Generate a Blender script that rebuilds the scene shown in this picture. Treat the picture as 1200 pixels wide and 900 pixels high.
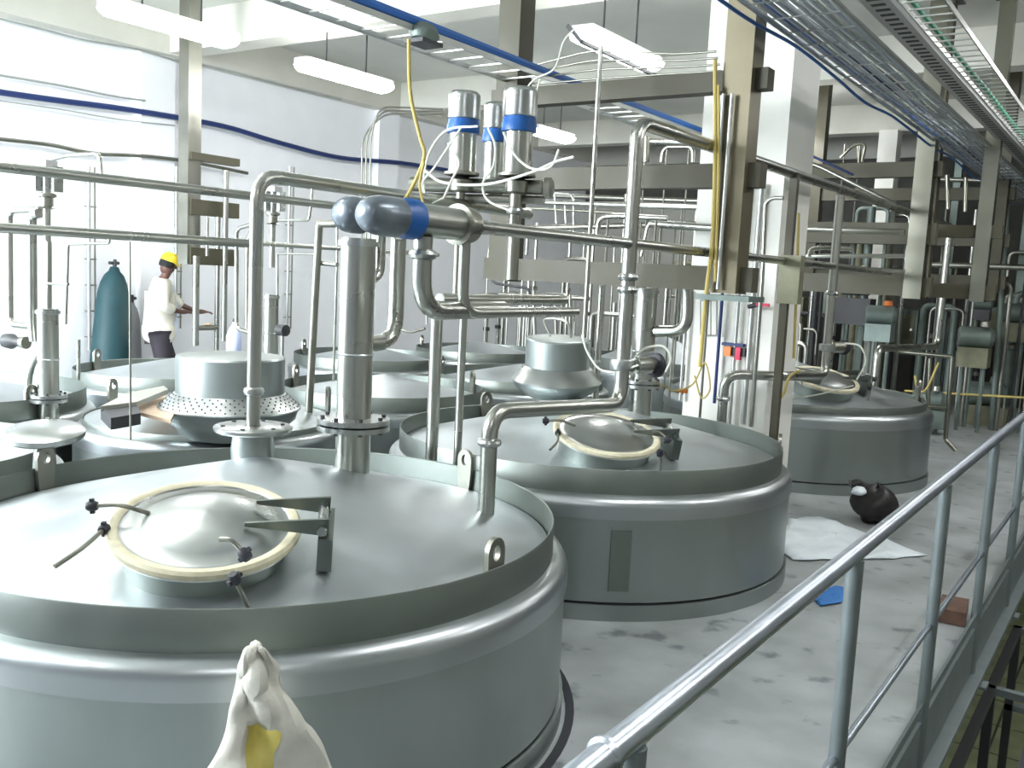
import bpy, math, random
from mathutils import Vector, Matrix
random.seed(7)
PI = math.pi
scene = bpy.context.scene
for o in list(bpy.data.objects): bpy.data.objects.remove(o)
C = scene.collection

# ------------------------------------------------------------ camera (from the photograph's vanishing points)
F, CX, CY, H = 1100.0, 600.0, 450.0, 1.65
_Y = Vector((760/F, -92/F, 1)).normalized()
_D = Vector((-460/F, 9350/F, 1)); _D = (_D - _Y*_D.dot(_Y)).normalized()
_Z = -_D
_X = _Y.cross(_Z).normalized()
RC = Matrix((_X, _Y, _Z))                  # image-frame vector (x right, y down, z forward) -> world
CAM = Vector((0, 0, H))
cam = bpy.data.cameras.new('camera'); co = bpy.data.objects.new('camera', cam); C.objects.link(co)
m3 = Matrix(((1,0,0),(0,-1,0),(0,0,-1)))
co.matrix_world = Matrix.Translation(CAM) @ (RC @ m3).to_4x4()
cam.sensor_width = 36; cam.lens = 36*F/1200; cam.clip_start = .05; cam.clip_end = 100
scene.camera = co
def at(u, v, ax, val):
    """world point where the sight line of a measured photo point meets a real plane x/y/z = val"""
    d = RC @ Vector(((u-CX)/F, (v-CY)/F, 1)); i = 'xyz'.index(ax)
    return CAM + d*((val-CAM[i])/d[i])
def V(*a): return Vector(a)

# ------------------------------------------------------------ world, exposure, lamps' strengths
w = bpy.data.worlds.new('world'); scene.world = w; w.use_nodes = True
w.node_tree.nodes['Background'].inputs[0].default_value = (.80, .90, 1.0, 1)
w.node_tree.nodes['Background'].inputs[1].default_value = 0.27
scene.view_settings.view_transform = 'Standard'; scene.view_settings.look = 'None'
scene.view_settings.exposure = 0.58; scene.view_settings.gamma = 1
LAMP_E = 22.0
DAY = 0.0
def area(name, loc, target, sx, sy, power, col=(1,1,1)):
    l = bpy.data.lights.new(name, 'AREA'); l.shape = 'RECTANGLE'; l.size = sx; l.size_y = sy; l.energy = power; l.color = col
    o = bpy.data.objects.new(name, l); C.objects.link(o); o.location = loc
    o.rotation_euler = (Vector(target)-Vector(loc)).to_track_quat('-Z', 'Y').to_euler(); return o
# added unseen fill light behind and left of the camera, whitening the wall
area('wall_fill_light', (-8.3, -3.0, 3.0), (-9.8, 9.0, 2.4), 4.5, 2.2, 1300, (.88,.94,1.0))

# ------------------------------------------------------------ materials
def mat(name, col, rough=.5, metal=0., noise=0., nscale=6., stretch=(1,1,1), bump=0., bscale=40., rvar=0., emit=0., coat=0., alpha=1., trans=0.):
    m = bpy.data.materials.new(name); m.use_nodes = True; nt = m.node_tree; b = nt.nodes['Principled BSDF']
    b.inputs['Base Color'].default_value = (*col, 1); b.inputs['Roughness'].default_value = rough; b.inputs['Metallic'].default_value = metal
    if trans: b.inputs['Transmission Weight'].default_value = trans
    if alpha < 1: b.inputs['Alpha'].default_value = alpha
    if emit: b.inputs['Emission Color'].default_value = (*col, 1); b.inputs['Emission Strength'].default_value = emit
    if noise or rvar or bump:
        tc = nt.nodes.new('ShaderNodeTexCoord'); mp = nt.nodes.new('ShaderNodeMapping'); mp.inputs['Scale'].default_value = stretch
        nt.links.new(tc.outputs['Object'], mp.inputs[0])
        n = nt.nodes.new('ShaderNodeTexNoise'); n.inputs['Scale'].default_value = nscale; n.inputs['Detail'].default_value = 5
        nt.links.new(mp.outputs[0], n.inputs['Vector'])
        if noise:
            r = nt.nodes.new('ShaderNodeMapRange'); r.inputs[1].default_value = .3; r.inputs[2].default_value = .7
            r.inputs[3].default_value = 1-noise; r.inputs[4].default_value = 1+noise
            nt.links.new(n.outputs[0], r.inputs[0])
            mx = nt.nodes.new('ShaderNodeMix'); mx.data_type = 'RGBA'; mx.blend_type = 'MULTIPLY'; mx.inputs[0].default_value = 1
            mx.inputs[6].default_value = (*col, 1)
            nt.links.new(r.outputs[0], mx.inputs[7]); nt.links.new(mx.outputs[2], b.inputs['Base Color'])
        if rvar:
            r2 = nt.nodes.new('ShaderNodeMapRange'); r2.inputs[3].default_value = max(.02, rough-rvar); r2.inputs[4].default_value = rough+rvar
            r2.inputs[1].default_value = .3; r2.inputs[2].default_value = .7
            nt.links.new(n.outputs[0], r2.inputs[0]); nt.links.new(r2.outputs[0], b.inputs['Roughness'])
        if bump:
            n2 = nt.nodes.new('ShaderNodeTexNoise'); n2.inputs['Scale'].default_value = bscale; n2.inputs['Detail'].default_value = 3
            nt.links.new(mp.outputs[0], n2.inputs['Vector'])
            bp = nt.nodes.new('ShaderNodeBump'); bp.inputs['Strength'].default_value = bump; bp.inputs['Distance'].default_value = .01
            nt.links.new(n2.outputs[0], bp.inputs['Height']); nt.links.new(bp.outputs[0], b.inputs['Normal'])
    return m
STEEL  = mat('brushed_steel', (.47,.49,.48), .30, 1, .06, 3, (1,1,1), rvar=.06)
PIPE   = mat('polished_pipe_steel', (.45,.46,.42), .28, 1, .05, 2, rvar=.02)
DPIPE  = mat('dull_pipe_steel', (.30,.30,.26), .38, 1, .10, 5, rvar=.08)
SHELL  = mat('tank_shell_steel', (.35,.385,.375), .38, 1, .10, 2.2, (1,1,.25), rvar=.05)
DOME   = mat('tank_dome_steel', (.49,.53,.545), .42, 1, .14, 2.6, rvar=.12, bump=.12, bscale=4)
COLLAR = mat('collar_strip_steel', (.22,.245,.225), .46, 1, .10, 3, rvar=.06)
BEAD   = mat('shoulder_bead_steel', (.44,.47,.48), .34, 1, .05, 1.5, rvar=.03)
GASKET = mat('cream_gasket', (.62,.58,.42), .6, 0, .12, 30)
BLACK  = mat('black_rubber', (.02,.022,.03), .5)
DARK   = mat('dark_iron', (.045,.047,.05), .55, .1)
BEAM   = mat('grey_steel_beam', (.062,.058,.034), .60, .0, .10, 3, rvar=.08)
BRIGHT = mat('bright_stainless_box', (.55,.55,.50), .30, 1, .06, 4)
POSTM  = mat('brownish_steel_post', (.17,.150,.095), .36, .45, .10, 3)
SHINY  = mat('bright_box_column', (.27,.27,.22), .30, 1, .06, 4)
RAIL   = mat('galvanised_rail', (.60,.66,.74), .33, 1, .05, 6, rvar=.04)
POST   = mat('grey_painted_post', (.19,.225,.23), .5, .3, .08, 8)
BLUE   = mat('blue_band', (.01,.10,.36), .4)
BLUEC  = mat('blue_cable', (.03,.13,.42), .5)
NAVY   = mat('dark_blue_cable', (.015,.035,.14), .5)
GREEN  = mat('green_cable', (.05,.34,.20), .5)
WHITEC = mat('white_hose', (.72,.74,.66), .4)
YELC   = mat('yellow_cable', (.50,.40,.12), .5)
ORANGE = mat('orange_plastic', (.80,.22,.04), .4)
RED    = mat('red_plastic', (.65,.02,.08), .4)
WALLM  = mat('white_glazed_wall', (.88,.90,.93), .45, 0, .02, 3)
CEILM  = mat('painted_ceiling', (.60,.61,.56), .8, 0, .05, 1.2)
BEAMM  = mat('painted_concrete_beam', (.62,.62,.55), .8, 0, .05, 2)
PILL   = mat('white_pillar_paint', (.84,.84,.78), .6, 0, .03, 3)
FARM   = mat('far_unlit_space', (.05,.05,.042), .8, 0, .3, 2)  # dark colour stands in for the unlit space beyond the far end
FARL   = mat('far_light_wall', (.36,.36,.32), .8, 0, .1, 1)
TRAY   = mat('tray_metal', (.50,.52,.50), .4, .7, .08, 8)
DIFF   = mat('lamp_diffuser', (1.0,1.0,1.0), .4, emit=LAMP_E)
LAMPH  = mat('lamp_housing', (.5,.5,.5), .5)
MACH   = mat('machine_olive', (.20,.20,.13), .6, .2, .25, 6)
MACHG  = mat('machine_grey_green', (.16,.20,.18), .5, .4, .2, 6)
TILEM  = mat('floor_tile_olive', (.28,.31,.18), .5, 0, .25, 3)
GROUT  = mat('floor_grout_dark', (.08,.085,.06), .8)
TAN    = mat('tan_board', (.62,.47,.34), .7, 0, .12, 6)
TEAL   = mat('teal_cylinder_paint', (.006,.045,.055), .6, 0, .1, 5)
SHEET  = mat('plastic_sheet', (.84,.91,.96), .35, 0, .08, 8, bump=.5, bscale=14)
BAGM   = mat('black_bag', (.012,.010,.010), .45, bump=.6, bscale=18)
SACK   = mat('woven_sack', (.66,.65,.58), .6, 0, .10, 9, bump=.25, bscale=60)
SACKY  = mat('sack_yellow_print', (.55,.47,.12), .6, 0, .2, 12)
BRICK  = mat('brown_brick', (.12,.065,.045), .8, 0, .2, 20)
BLUECL = mat('blue_cloth', (.05,.22,.60), .7, bump=.5, bscale=20)
SKIN   = mat('skin', (.13,.065,.05), .5)
SHIRT  = mat('cream_shirt', (.74,.72,.62), .8, 0, .05, 8)
TEE    = mat('pale_blue_shirt', (.62,.70,.85), .8)
TROU   = mat('dark_trousers', (.035,.03,.04), .8)
HAT    = mat('yellow_helmet', (.72,.55,.03), .35)
SHOE   = mat('blue_shoes', (.03,.04,.13), .6)
HAIR   = mat('black_hair', (.01,.01,.01), .8)
CANW   = mat('pale_blue_bottle', (.55,.62,.92), .3)

def concrete():
    m = bpy.data.materials.new('wet_concrete_deck'); m.use_nodes = True; nt = m.node_tree; b = nt.nodes['Principled BSDF']
    tc = nt.nodes.new('ShaderNodeTexCoord')
    n1 = nt.nodes.new('ShaderNodeTexNoise'); n1.inputs['Scale'].default_value = 2.2; n1.inputs['Detail'].default_value = 8
    n2 = nt.nodes.new('ShaderNodeTexNoise'); n2.inputs['Scale'].default_value = 5.5; n2.inputs['Detail'].default_value = 4
    for n in (n1, n2): nt.links.new(tc.outputs['Object'], n.inputs['Vector'])
    r = nt.nodes.new('ShaderNodeValToRGB'); e = r.color_ramp.elements
    e[0].position = .30; e[0].color = (.24,.26,.255,1); e[1].position = .68; e[1].color = (.42,.45,.46,1)
    nt.links.new(n1.outputs[0], r.inputs[0])
    r2 = nt.nodes.new('ShaderNodeValToRGB'); e = r2.color_ramp.elements
    e[0].position = .30; e[0].color = (.35,.36,.38,1); e[1].position = .40; e[1].color = (1,1,1,1)
    nt.links.new(n2.outputs[0], r2.inputs[0])
    mx = nt.nodes.new('ShaderNodeMix'); mx.data_type = 'RGBA'; mx.blend_type = 'MULTIPLY'; mx.inputs[0].default_value = .85
    nt.links.new(r.outputs[0], mx.inputs[6]); nt.links.new(r2.outputs[0], mx.inputs[7]); nt.links.new(mx.outputs[2], b.inputs['Base Color'])
    b.inputs['Roughness'].default_value = .42
    bp = nt.nodes.new('ShaderNodeBump'); bp.inputs['Strength'].default_value = .15; nt.links.new(n2.outputs[0], bp.inputs['Height']); nt.links.new(bp.outputs[0], b.inputs['Normal'])
    return m
DECK = concrete()
def perforated():
    m = bpy.data.materials.new('perforated_steel'); m.use_nodes = True; nt = m.node_tree; b = nt.nodes['Principled BSDF']
    b.inputs['Metallic'].default_value = 1; b.inputs['Roughness'].default_value = .3; b.inputs['Base Color'].default_value = (.6,.62,.62,1)
    return m
PERF = perforated()

# ------------------------------------------------------------ mesh helpers
def frame(axis):
    z = Vector(axis).normalized(); a = Vector((0,0,1)) if abs(z.z) < .9 else Vector((1,0,0))
    x = a.cross(z).normalized(); return x, z.cross(x), z
class G:
    def __init__(s): s.v = []; s.f = []
    def add(s, v, f):
        n = len(s.v); s.v += [Vector(p) for p in v]; s.f += [tuple(i+n for i in q) for q in f]; return s
    def lathe(s, prof, c=(0,0,0), axis=(0,0,1), seg=24, close=True):
        """prof: list of (radius, distance along axis)"""
        x, y, z = frame(axis); c = Vector(c); v = []; f = []; n = len(prof)
        for k in range(seg):
            a = 2*PI*k/seg; d = x*math.cos(a)+y*math.sin(a)
            for r, h in prof: v.append(c+d*r+z*h)
        for k in range(seg):
            k2 = (k+1) % seg
            for i in range(n-1): f.append((k*n+i, k2*n+i, k2*n+i+1, k*n+i+1))
        if close:
            if prof[0][0] > 1e-5: f.append(tuple(k*n for k in range(seg))[::-1])
            if prof[-1][0] > 1e-5: f.append(tuple(k*n+n-1 for k in range(seg)))
        return s.add(v, f)
    def cyl(s, a, b, r, seg=16, r2=None):
        a = Vector(a); b = Vector(b); return s.lathe([(r,0),(r if r2 is None else r2,(b-a).length)], a, b-a, seg)
    def tube(s, pts, r, seg=12, caps=True):
        pts = [Vector(p) for p in pts]; n = len(pts); v = []; f = []
        t0 = (pts[1]-pts[0]).normalized(); x, y, _ = frame(t0)
        for i, p in enumerate(pts):
            t = ((pts[min(i+1,n-1)]-p).normalized()+(p-pts[max(i-1,0)]).normalized())
            t = t.normalized() if t.length > 1e-6 else t0
            x = (x-t*x.dot(t)).normalized(); y = t.cross(x)
            rr = r[i] if isinstance(r, (list, tuple)) else r
            for k in range(seg):
                a = 2*PI*k/seg; v.append(p+(x*math.cos(a)+y*math.sin(a))*rr)
        for i in range(n-1):
            for k in range(seg):
                k2 = (k+1) % seg; f.append((i*seg+k, i*seg+k2, (i+1)*seg+k2, (i+1)*seg+k))
        if caps: f.append(tuple(range(seg))[::-1]); f.append(tuple((n-1)*seg+k for k in range(seg)))
        return s.add(v, f)
    def box(s, c, size, rz=0., axes=None):
        c = Vector(c); hx, hy, hz = [q/2 for q in size]
        X, Y, Z = axes if axes else (Vector((math.cos(rz),math.sin(rz),0)), Vector((-math.sin(rz),math.cos(rz),0)), Vector((0,0,1)))
        v = [c+X*(hx*a)+Y*(hy*b)+Z*(hz*d) for a in (-1,1) for b in (-1,1) for d in (-1,1)]
        return s.add(v, [(0,1,3,2),(4,6,7,5),(0,4,5,1),(2,3,7,6),(0,2,6,4),(1,5,7,3)])
    def bar(s, a, b, w, h, up=(0,0,1)):
        a = Vector(a); b = Vector(b); d = (b-a); L = d.length; z = d/L; x = Vector(up).cross(z)
        x = x.normalized() if x.length > 1e-4 else Vector((1,0,0)); y = z.cross(x)
        return s.box((a+b)/2, (w, h, L), axes=(x, y, z))
    def build(s, name, m, parent=None, origin=None, smooth=True, sharp=38, **props):
        me = bpy.data.meshes.new(name)
        if parent is not None: org = parent_origin(parent)
        elif origin is not None: org = Vector(origin)
        else:
            lo = Vector([min(p[i] for p in s.v) for i in range(3)]); hi = Vector([max(p[i] for p in s.v) for i in range(3)])
            org = Vector(((lo.x+hi.x)/2, (lo.y+hi.y)/2, lo.z))
        me.from_pydata([p-org for p in s.v], [], s.f); me.update()
        import bmesh
        bm = bmesh.new(); bm.from_mesh(me); bmesh.ops.recalc_face_normals(bm, faces=bm.faces); bm.to_mesh(me); bm.free()
        if smooth:
            me.polygons.foreach_set('use_smooth', [True]*len(me.polygons)); me.set_sharp_from_angle(angle=math.radians(sharp))
        if isinstance(m, (list, tuple)):
            for q in m: me.materials.append(q)
        else: me.materials.append(m)
        o = bpy.data.objects.new(name, me); C.objects.link(o)
        if parent is not None: o.parent = parent
        else: o.location = org
        o['org'] = tuple(org)
        for k, q in props.items(): o[k] = q
        return o
def parent_origin(o):
    # every part shares the world origin of its thing (parts sit at local zero)
    while o.parent: o = o.parent
    return Vector(o.location)
def tag(o, label, cat, group=None):
    o['label'] = label; o['category'] = cat
    if group: o['group'] = group
    return o
def thing(name, label, cat, loc, group=None):
    o = bpy.data.objects.new(name, None); o.empty_display_size = .1; C.objects.link(o); o.location = Vector(loc)
    return tag(o, label, cat, group)
def struct(o): o['kind'] = 'structure'; return o
def copy_tree(o, parent=None):
    c = o.copy(); C.objects.link(c)
    if parent is not None: c.parent = parent
    for ch in [q for q in o.children]: copy_tree(ch, c)
    return c
def fillet(pts, b, n=6):
    pts = [Vector(p) for p in pts]; out = [pts[0]]
    for i in range(1, len(pts)-1):
        p0, p, p1 = pts[i-1], pts[i], pts[i+1]; d0 = (p0-p); d1 = (p1-p)
        bb = min(b, d0.length*.48, d1.length*.48); a = p+d0.normalized()*bb; c = p+d1.normalized()*bb
        for k in range(n+1):
            t = k/n; out.append(a*(1-t)**2+p*2*t*(1-t)+c*t*t)
    out.append(pts[-1]); return out
def spline(pts, n=8):
    pts = [Vector(p) for p in pts]; P = [pts[0]*2-pts[1]]+pts+[pts[-1]*2-pts[-2]]; out = []
    for i in range(1, len(P)-2):
        for k in range(n):
            t = k/n; a, b, c, d = P[i-1], P[i], P[i+1], P[i+2]
            out.append(.5*((2*b)+(c-a)*t+(2*a-5*b+4*c-d)*t*t+(3*b-a-3*c+d)*t**3))
    out.append(pts[-1]); return out
def pipe(label, pts, r, bend=None, m=PIPE, clamps=(), flanges=(), group=None, name='steel_pipe', cat='pipe', seg=14):
    """a pipe run; clamps/flanges: list of (point, axis, radius factor)"""
    pts = [Vector(p) for p in pts]; g = G().tube(fillet(pts, bend if bend else r*3.2), r, seg)
    if not clamps and not flanges: return tag(g.build(name, m), label, cat, group)
    lo = min(pts, key=lambda p: p.z); t = thing(name, label, cat, lo, group)
    g.build('tube', m, t)
    for p, a in clamps:
        G().lathe([(r*1.0,-.018),(r*1.35,-.012),(r*1.5,0),(r*1.35,.012),(r*1.0,.018)], p, a, 20).build('clamp', STEEL, t)
    for p, a, R in flanges:
        fl = G().lathe([(r,-.012),(R-.003,-.012),(R,-.009),(R,.009),(R-.003,.012),(r,.012)], p, a, 28).build('flange', STEEL, t)
        x, y, z = frame(a); b = G()
        for k in range(6):
            an = PI/6+k*PI/3; q = Vector(p)+(x*math.cos(an)+y*math.sin(an))*(R*.82)
            G().cyl(q-z*.022, q+z*.022, .008, 6).build('bolt', DARK, fl)
    return t
def cable(label, pts, r, m, group=None, name='cable', cat='cable', n=8):
    return tag(G().tube(spline(pts, n), r, 8).build(name, m), label, cat, group)

# ------------------------------------------------------------ the room
ZC = 4.42
DX = -.62                                     # deck edge
struct(G().box((-5.31, 4.5, -.1), (9.38, 23.0, .2)).build('floor', DECK, smooth=False))
struct(G().box((-4, 5.0, ZC+.1), (18, 30, .2)).build('ceiling', CEILM, smooth=False))
struct(G().box((-10.15, 7.5, 1.1), (.3, 23.0, 6.8)).build('wall_left', WALLM, smooth=False))
struct(G().box((-10.0+.12, 7.5, 4.20), (.24, 23.0, .44)).build('trim_1', BEAMM, smooth=False))
n = 2
for y in (2.85, 6.95, 10.97, 14.8):
    struct(G().box((-4.0, y+.15, (4.0+ZC)/2), (12.0, .30, ZC-4.0)).build('trim_%d' % n, BEAMM, smooth=False)); n += 1
for y in (2.9, 6.9, 10.9):                     # flat pilasters on the left wall
    struct(G().box((-9.96, y, 2.0), (.12, .45, 4.0)).build('trim_%d' % n, WALLM, smooth=False)); n += 1
struct(G().box((-.6, 17.1, .8), (11.6, .2, 7.2)).build('wall_back', FARM, smooth=False))  # coloured dark where the hall opens into unlit space
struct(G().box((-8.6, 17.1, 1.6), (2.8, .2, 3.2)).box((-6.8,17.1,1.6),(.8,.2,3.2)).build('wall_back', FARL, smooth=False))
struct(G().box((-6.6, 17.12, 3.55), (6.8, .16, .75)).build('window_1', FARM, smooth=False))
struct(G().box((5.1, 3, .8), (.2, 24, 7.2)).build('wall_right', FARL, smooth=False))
# deck fascia: a channel under the slab edge
struct(G().box((DX+.015, 5.2, -.13), (.03, 17.5, .26)).box((DX+.05, 5.2, -.25), (.07, 17.5, .03)).build('trim_%d' % n, POST, smooth=False)); n += 1
# lower floor with its tiles, one piece each
ZL = -2.3
lf = struct(G().box((-1, 5.5, ZL-.06), (12, 27, .1)).build('floor_lower', GROUT, smooth=False))
tm = None
for i in range(-3, 3):
    for j in range(0, 22):
        x = i*.62+.1; y = 4.2+j*.62
        if tm is None:
            t0 = G().box((0,0,0), (.595,.595,.03)).build('floor_tile', TILEM, origin=(0,0,0), smooth=False); tm = t0.data
            o = t0
        else:
            o = bpy.data.objects.new('floor_tile', tm); C.objects.link(o)
        o.parent = lf; o.location = Vector((x, y, ZL+random.uniform(-.002,.002)))-Vector(lf.location)
# pillars
px0, px1, py0 = -2.87, -2.235, 6.5
struct(G().box(((px0+px1)/2, py0+.3, 2.0), (px1-px0, .6, 4.0)).build('pillar', PILL, smooth=False))
q = at(1038, 190, 'y', 14.6); struct(G().box((q.x, 14.75, 2.0), (.26, .3, 4.0)).build('pillar', PILL, smooth=False))
q = at(985, 190, 'y', 10.9)
# tie wall above the openings at the far end
struct(G().box((-6.0, 17.05, 4.2), (8, .3, .6)).build('trim_%d' % n, FARL, smooth=False)); n += 1

# ------------------------------------------------------------ tanks
def dome_z(s, r, z0=.632, z1=.86):                      # height of the dome surface at radius r of a tank with collar radius s
    t = min(1, r/s); return z1-(z1-z0)*(t**1.04)
def tank(label, x, y, R=1.19, rim=1.13, hi=.915, lugs=((30,),), manhole=True, lugang=(-42, 138, 48, 228), group=None, strip=False, seg=96, top=.73):
    t = thing('steel_tank', label, 'tank', (x, y, 0), group); c = (x, y, 0)
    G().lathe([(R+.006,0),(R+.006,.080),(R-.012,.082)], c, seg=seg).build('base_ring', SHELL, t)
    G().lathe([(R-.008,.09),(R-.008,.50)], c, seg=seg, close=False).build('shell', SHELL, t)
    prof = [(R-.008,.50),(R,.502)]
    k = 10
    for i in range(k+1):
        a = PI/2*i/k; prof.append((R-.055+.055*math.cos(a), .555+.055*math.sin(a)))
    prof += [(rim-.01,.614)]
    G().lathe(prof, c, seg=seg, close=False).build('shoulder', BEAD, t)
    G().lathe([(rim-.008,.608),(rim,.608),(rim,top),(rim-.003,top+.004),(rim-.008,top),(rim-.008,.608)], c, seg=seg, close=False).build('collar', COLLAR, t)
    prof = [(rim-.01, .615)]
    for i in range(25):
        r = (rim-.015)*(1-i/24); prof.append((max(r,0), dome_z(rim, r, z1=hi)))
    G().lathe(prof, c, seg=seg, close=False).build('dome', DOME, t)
    for a in lugang:                                      # flat lifting eyes welded inside the collar
        a = math.radians(a); d = V(math.cos(a), math.sin(a), 0); tn = V(-d.y, d.x, 0); b = V(x,y,0)+d*(rim-.022)
        g = G(); v = []; f = []; n_ = 20
        for sx in (-.009, .009):
            for k in range(n_):
                an = 2*PI*k/n_; ca, sa = math.cos(an), math.sin(an)
                v.append(b+d*sx+tn*(.045*ca)+V(0,0,.775+(.05*sa if sa > 0 else max(-.15, .22*sa))))
                v.append(b+d*sx+tn*(.019*ca)+V(0,0,.775+.026*sa))
        for s_ in (0, 2*n_):
            for k in range(n_): k2 = (k+1)%n_; f.append((s_+2*k, s_+2*k2, s_+2*k2+1, s_+2*k+1))
        for k in range(n_): k2 = (k+1)%n_; f.append((2*k, 2*k2, 2*n_+2*k2, 2*n_+2*k)); f.append((2*k+1, 2*k2+1, 2*n_+2*k2+1, 2*n_+2*k+1))
        g.add(v, f); g.build('lifting_lug', DPIPE, t)
    if strip:
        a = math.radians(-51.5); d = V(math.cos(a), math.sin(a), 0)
        G().box(V(x,y,.30)+d*(R-.004), (.012,.10,.30), a).build('shell_strip', COLLAR, t)  # thin duller upright strip set on the shell
    if manhole:
        mx, my = x+.43, y-.57
        mh(t, V(mx, my, .845))
    return t
def mh(t, c, r=.283, n=V(.205,-.16,1)):
    n = n.normalized(); X, Y, Z = frame(n)
    neck = G().lathe([(r-.045,-.17),(r-.045,-.10),(r-.03,-.02)], c, n, 64, close=False).build('manhole_neck', COLLAR, t)
    G().lathe([(r-.02,-.172),(r-.005,-.160),(r-.03,-.150)], c-n*.0, n, 64, close=False).build('weld_ring', BEAD, neck)
    lid = G().lathe([(r-.03,-.028),(r-.004,-.024),(r,-.012),(r-.004,0),(r-.03,.006),(r-.035,.0),(r-.065,-.004),(r*.66,.014),(r*.5,.031),(r*.28,.045),(0,.050)], c, n, 72, close=False).build('manhole_lid', STEEL, t)
    G().lathe([(r-.034,.004),(r-.026,.009),(r-.008,.009),(r+.001,.0),(r+.002,-.012),(r-.006,-.024)], c, n, 72, close=False).build('gasket', GASKET, lid)
    # hinge: two tapering arms over the lid to a bracket on the +y/+x side
    hd = V(.72,.69,0); hd = (hd-n*hd.dot(n)).normalized(); sd = n.cross(hd)
    for s in (-1, 1):
        a = c+hd*(.12 if s < 0 else .14)+sd*(.07*s)+n*.045; b = c+hd*(r+.085)+sd*(.07*s)+n*.045
        g = G(); g.add([a-n*.006, a+n*.006, b-n*.03, b+n*.03, a-n*.006+sd*.008, a+n*.006+sd*.008, b-n*.03+sd*.008, b+n*.03+sd*.008],
                       [(0,2,3,1),(4,5,7,6),(0,4,6,2),(1,3,7,5),(2,6,7,3),(0,1,5,4)]); g.build('hinge_arm', COLLAR, lid)
    b = c+hd*(r+.065)
    G().cyl(b-sd*.09+n*.04, b+sd*.10+n*.04, .016, 12).build('hinge_pin', STEEL, lid)
    G().box(b-n*.035+hd*.012+sd*.0, (.045,.20,.11), axes=(hd, sd, n)).build('hinge_bracket', COLLAR, t)
    # swing bolts with wing nuts
    for o in BOLTS:
        o = [c+p for p in o]; d = (o[1]-o[0]).normalized()
        sb = G().tube(spline(o, 4), .007, 8).build('swing_bolt', DPIPE, t)
        q = o[0]; x_, y_, z_ = frame(d)
        G().lathe([(.012,-.016),(.016,-.008),(.016,.008),(.012,.016)], q, d, 10).box(q, (.012,.045,.012), axes=(x_, y_, z_)).build('wing_nut', BLACK, sb)
_c1 = V(-2.32, 1.79, .845)
BOLTS = [[V(*at(u,v,'z',z))-_c1 for u, v, z in q] for q in (
    ((108,593,.90),(140,592,.905),(175,602,.875)), ((122,620,.85),(95,643,.83),(64,664,.80)),
    ((287,650,.90),(272,634,.93),(258,632,.93)), ((275,678,.83),(282,693,.79),(291,712,.73)))]
A1 = (-2.75, 2.36); A2 = (-2.75, 4.88); A3 = (-2.70, 8.60)
tank('largest steel tank at front left with dished manhole lid nearest the sack', *A1, lugang=(0,82,-168))
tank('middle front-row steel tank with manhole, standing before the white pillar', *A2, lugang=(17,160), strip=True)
t3_ = tank('far front-row steel tank beyond the pillar, near the black bag', *A3, lugang=(30,150), hi=.92, top=.668)
t3_.scale.z = 1.06
def small_tank(label, x, y, r=.80, man=False, top=.71):
    return tank(label, x, y, R=r+.06, rim=r, hi=.80, manhole=man, lugang=(60, 200), seg=64, top=top)
small_tank('small steel tank at the left edge with a flat oval hatch', -4.88, 1.88, r=.76)
small_tank('small steel tank under the perforated conical hood', -5.0, 3.9, r=.78, top=.64)
small_tank('small steel tank right behind the thick flanged column', -5.08, 5.62)
small_tank('small steel tank behind the middle tank, left of tilted round hood', -4.95, 7.38)
tank('wall-side steel tank at far left under the actuator column', -6.54, 2.93, R=.94, rim=.88, hi=.82, manhole=False, lugang=(10, 200), seg=72)
small_tank('wall-side tank covered by tan board in front of the man', -6.85, 4.95)
small_tank('wall-side tank behind the tall leaning square pipe', -7.0, 7.5)
small_tank('wall-side tank seen between the twin lower pipes', -6.9, 9.4)
tank('back-row large tank with grey rounded shell beyond the small tanks', -4.9, 10.4, R=1.0, rim=.92, hi=1.0, manhole=False, seg=64)
# flat black ring painting the dark open gap around the front tank's foot
ring = G().lathe([(1.212,.0),(1.212,.004),(1.245,.004),(1.245,.0)], (A1[0],A1[1],0), seg=96, close=False).build('dark_gap_ring', BLACK, None, origin=(A1[0],A1[1],0))
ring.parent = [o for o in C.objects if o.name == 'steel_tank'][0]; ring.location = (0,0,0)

# flat hatch on left small tank
q = at(52, 508, 'z', .86); X1 = V(.5,.86,0)
t = thing('hatch_cover', 'flat oval stainless hatch raised over the left-edge tank', 'hatch', (q.x, q.y, .70))
G().lathe([(0,-.02),(.15,-.02),(.165,-.01),(.165,.01),(.15,.02),(.05,.026),(0,.028)], q, V(.1,-.1,1), 28).build('lid', STEEL, t)
G().lathe([(.05,0),(.04,.12)], (q.x, q.y, .70), seg=16).build('neck', COLLAR, t)

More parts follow.
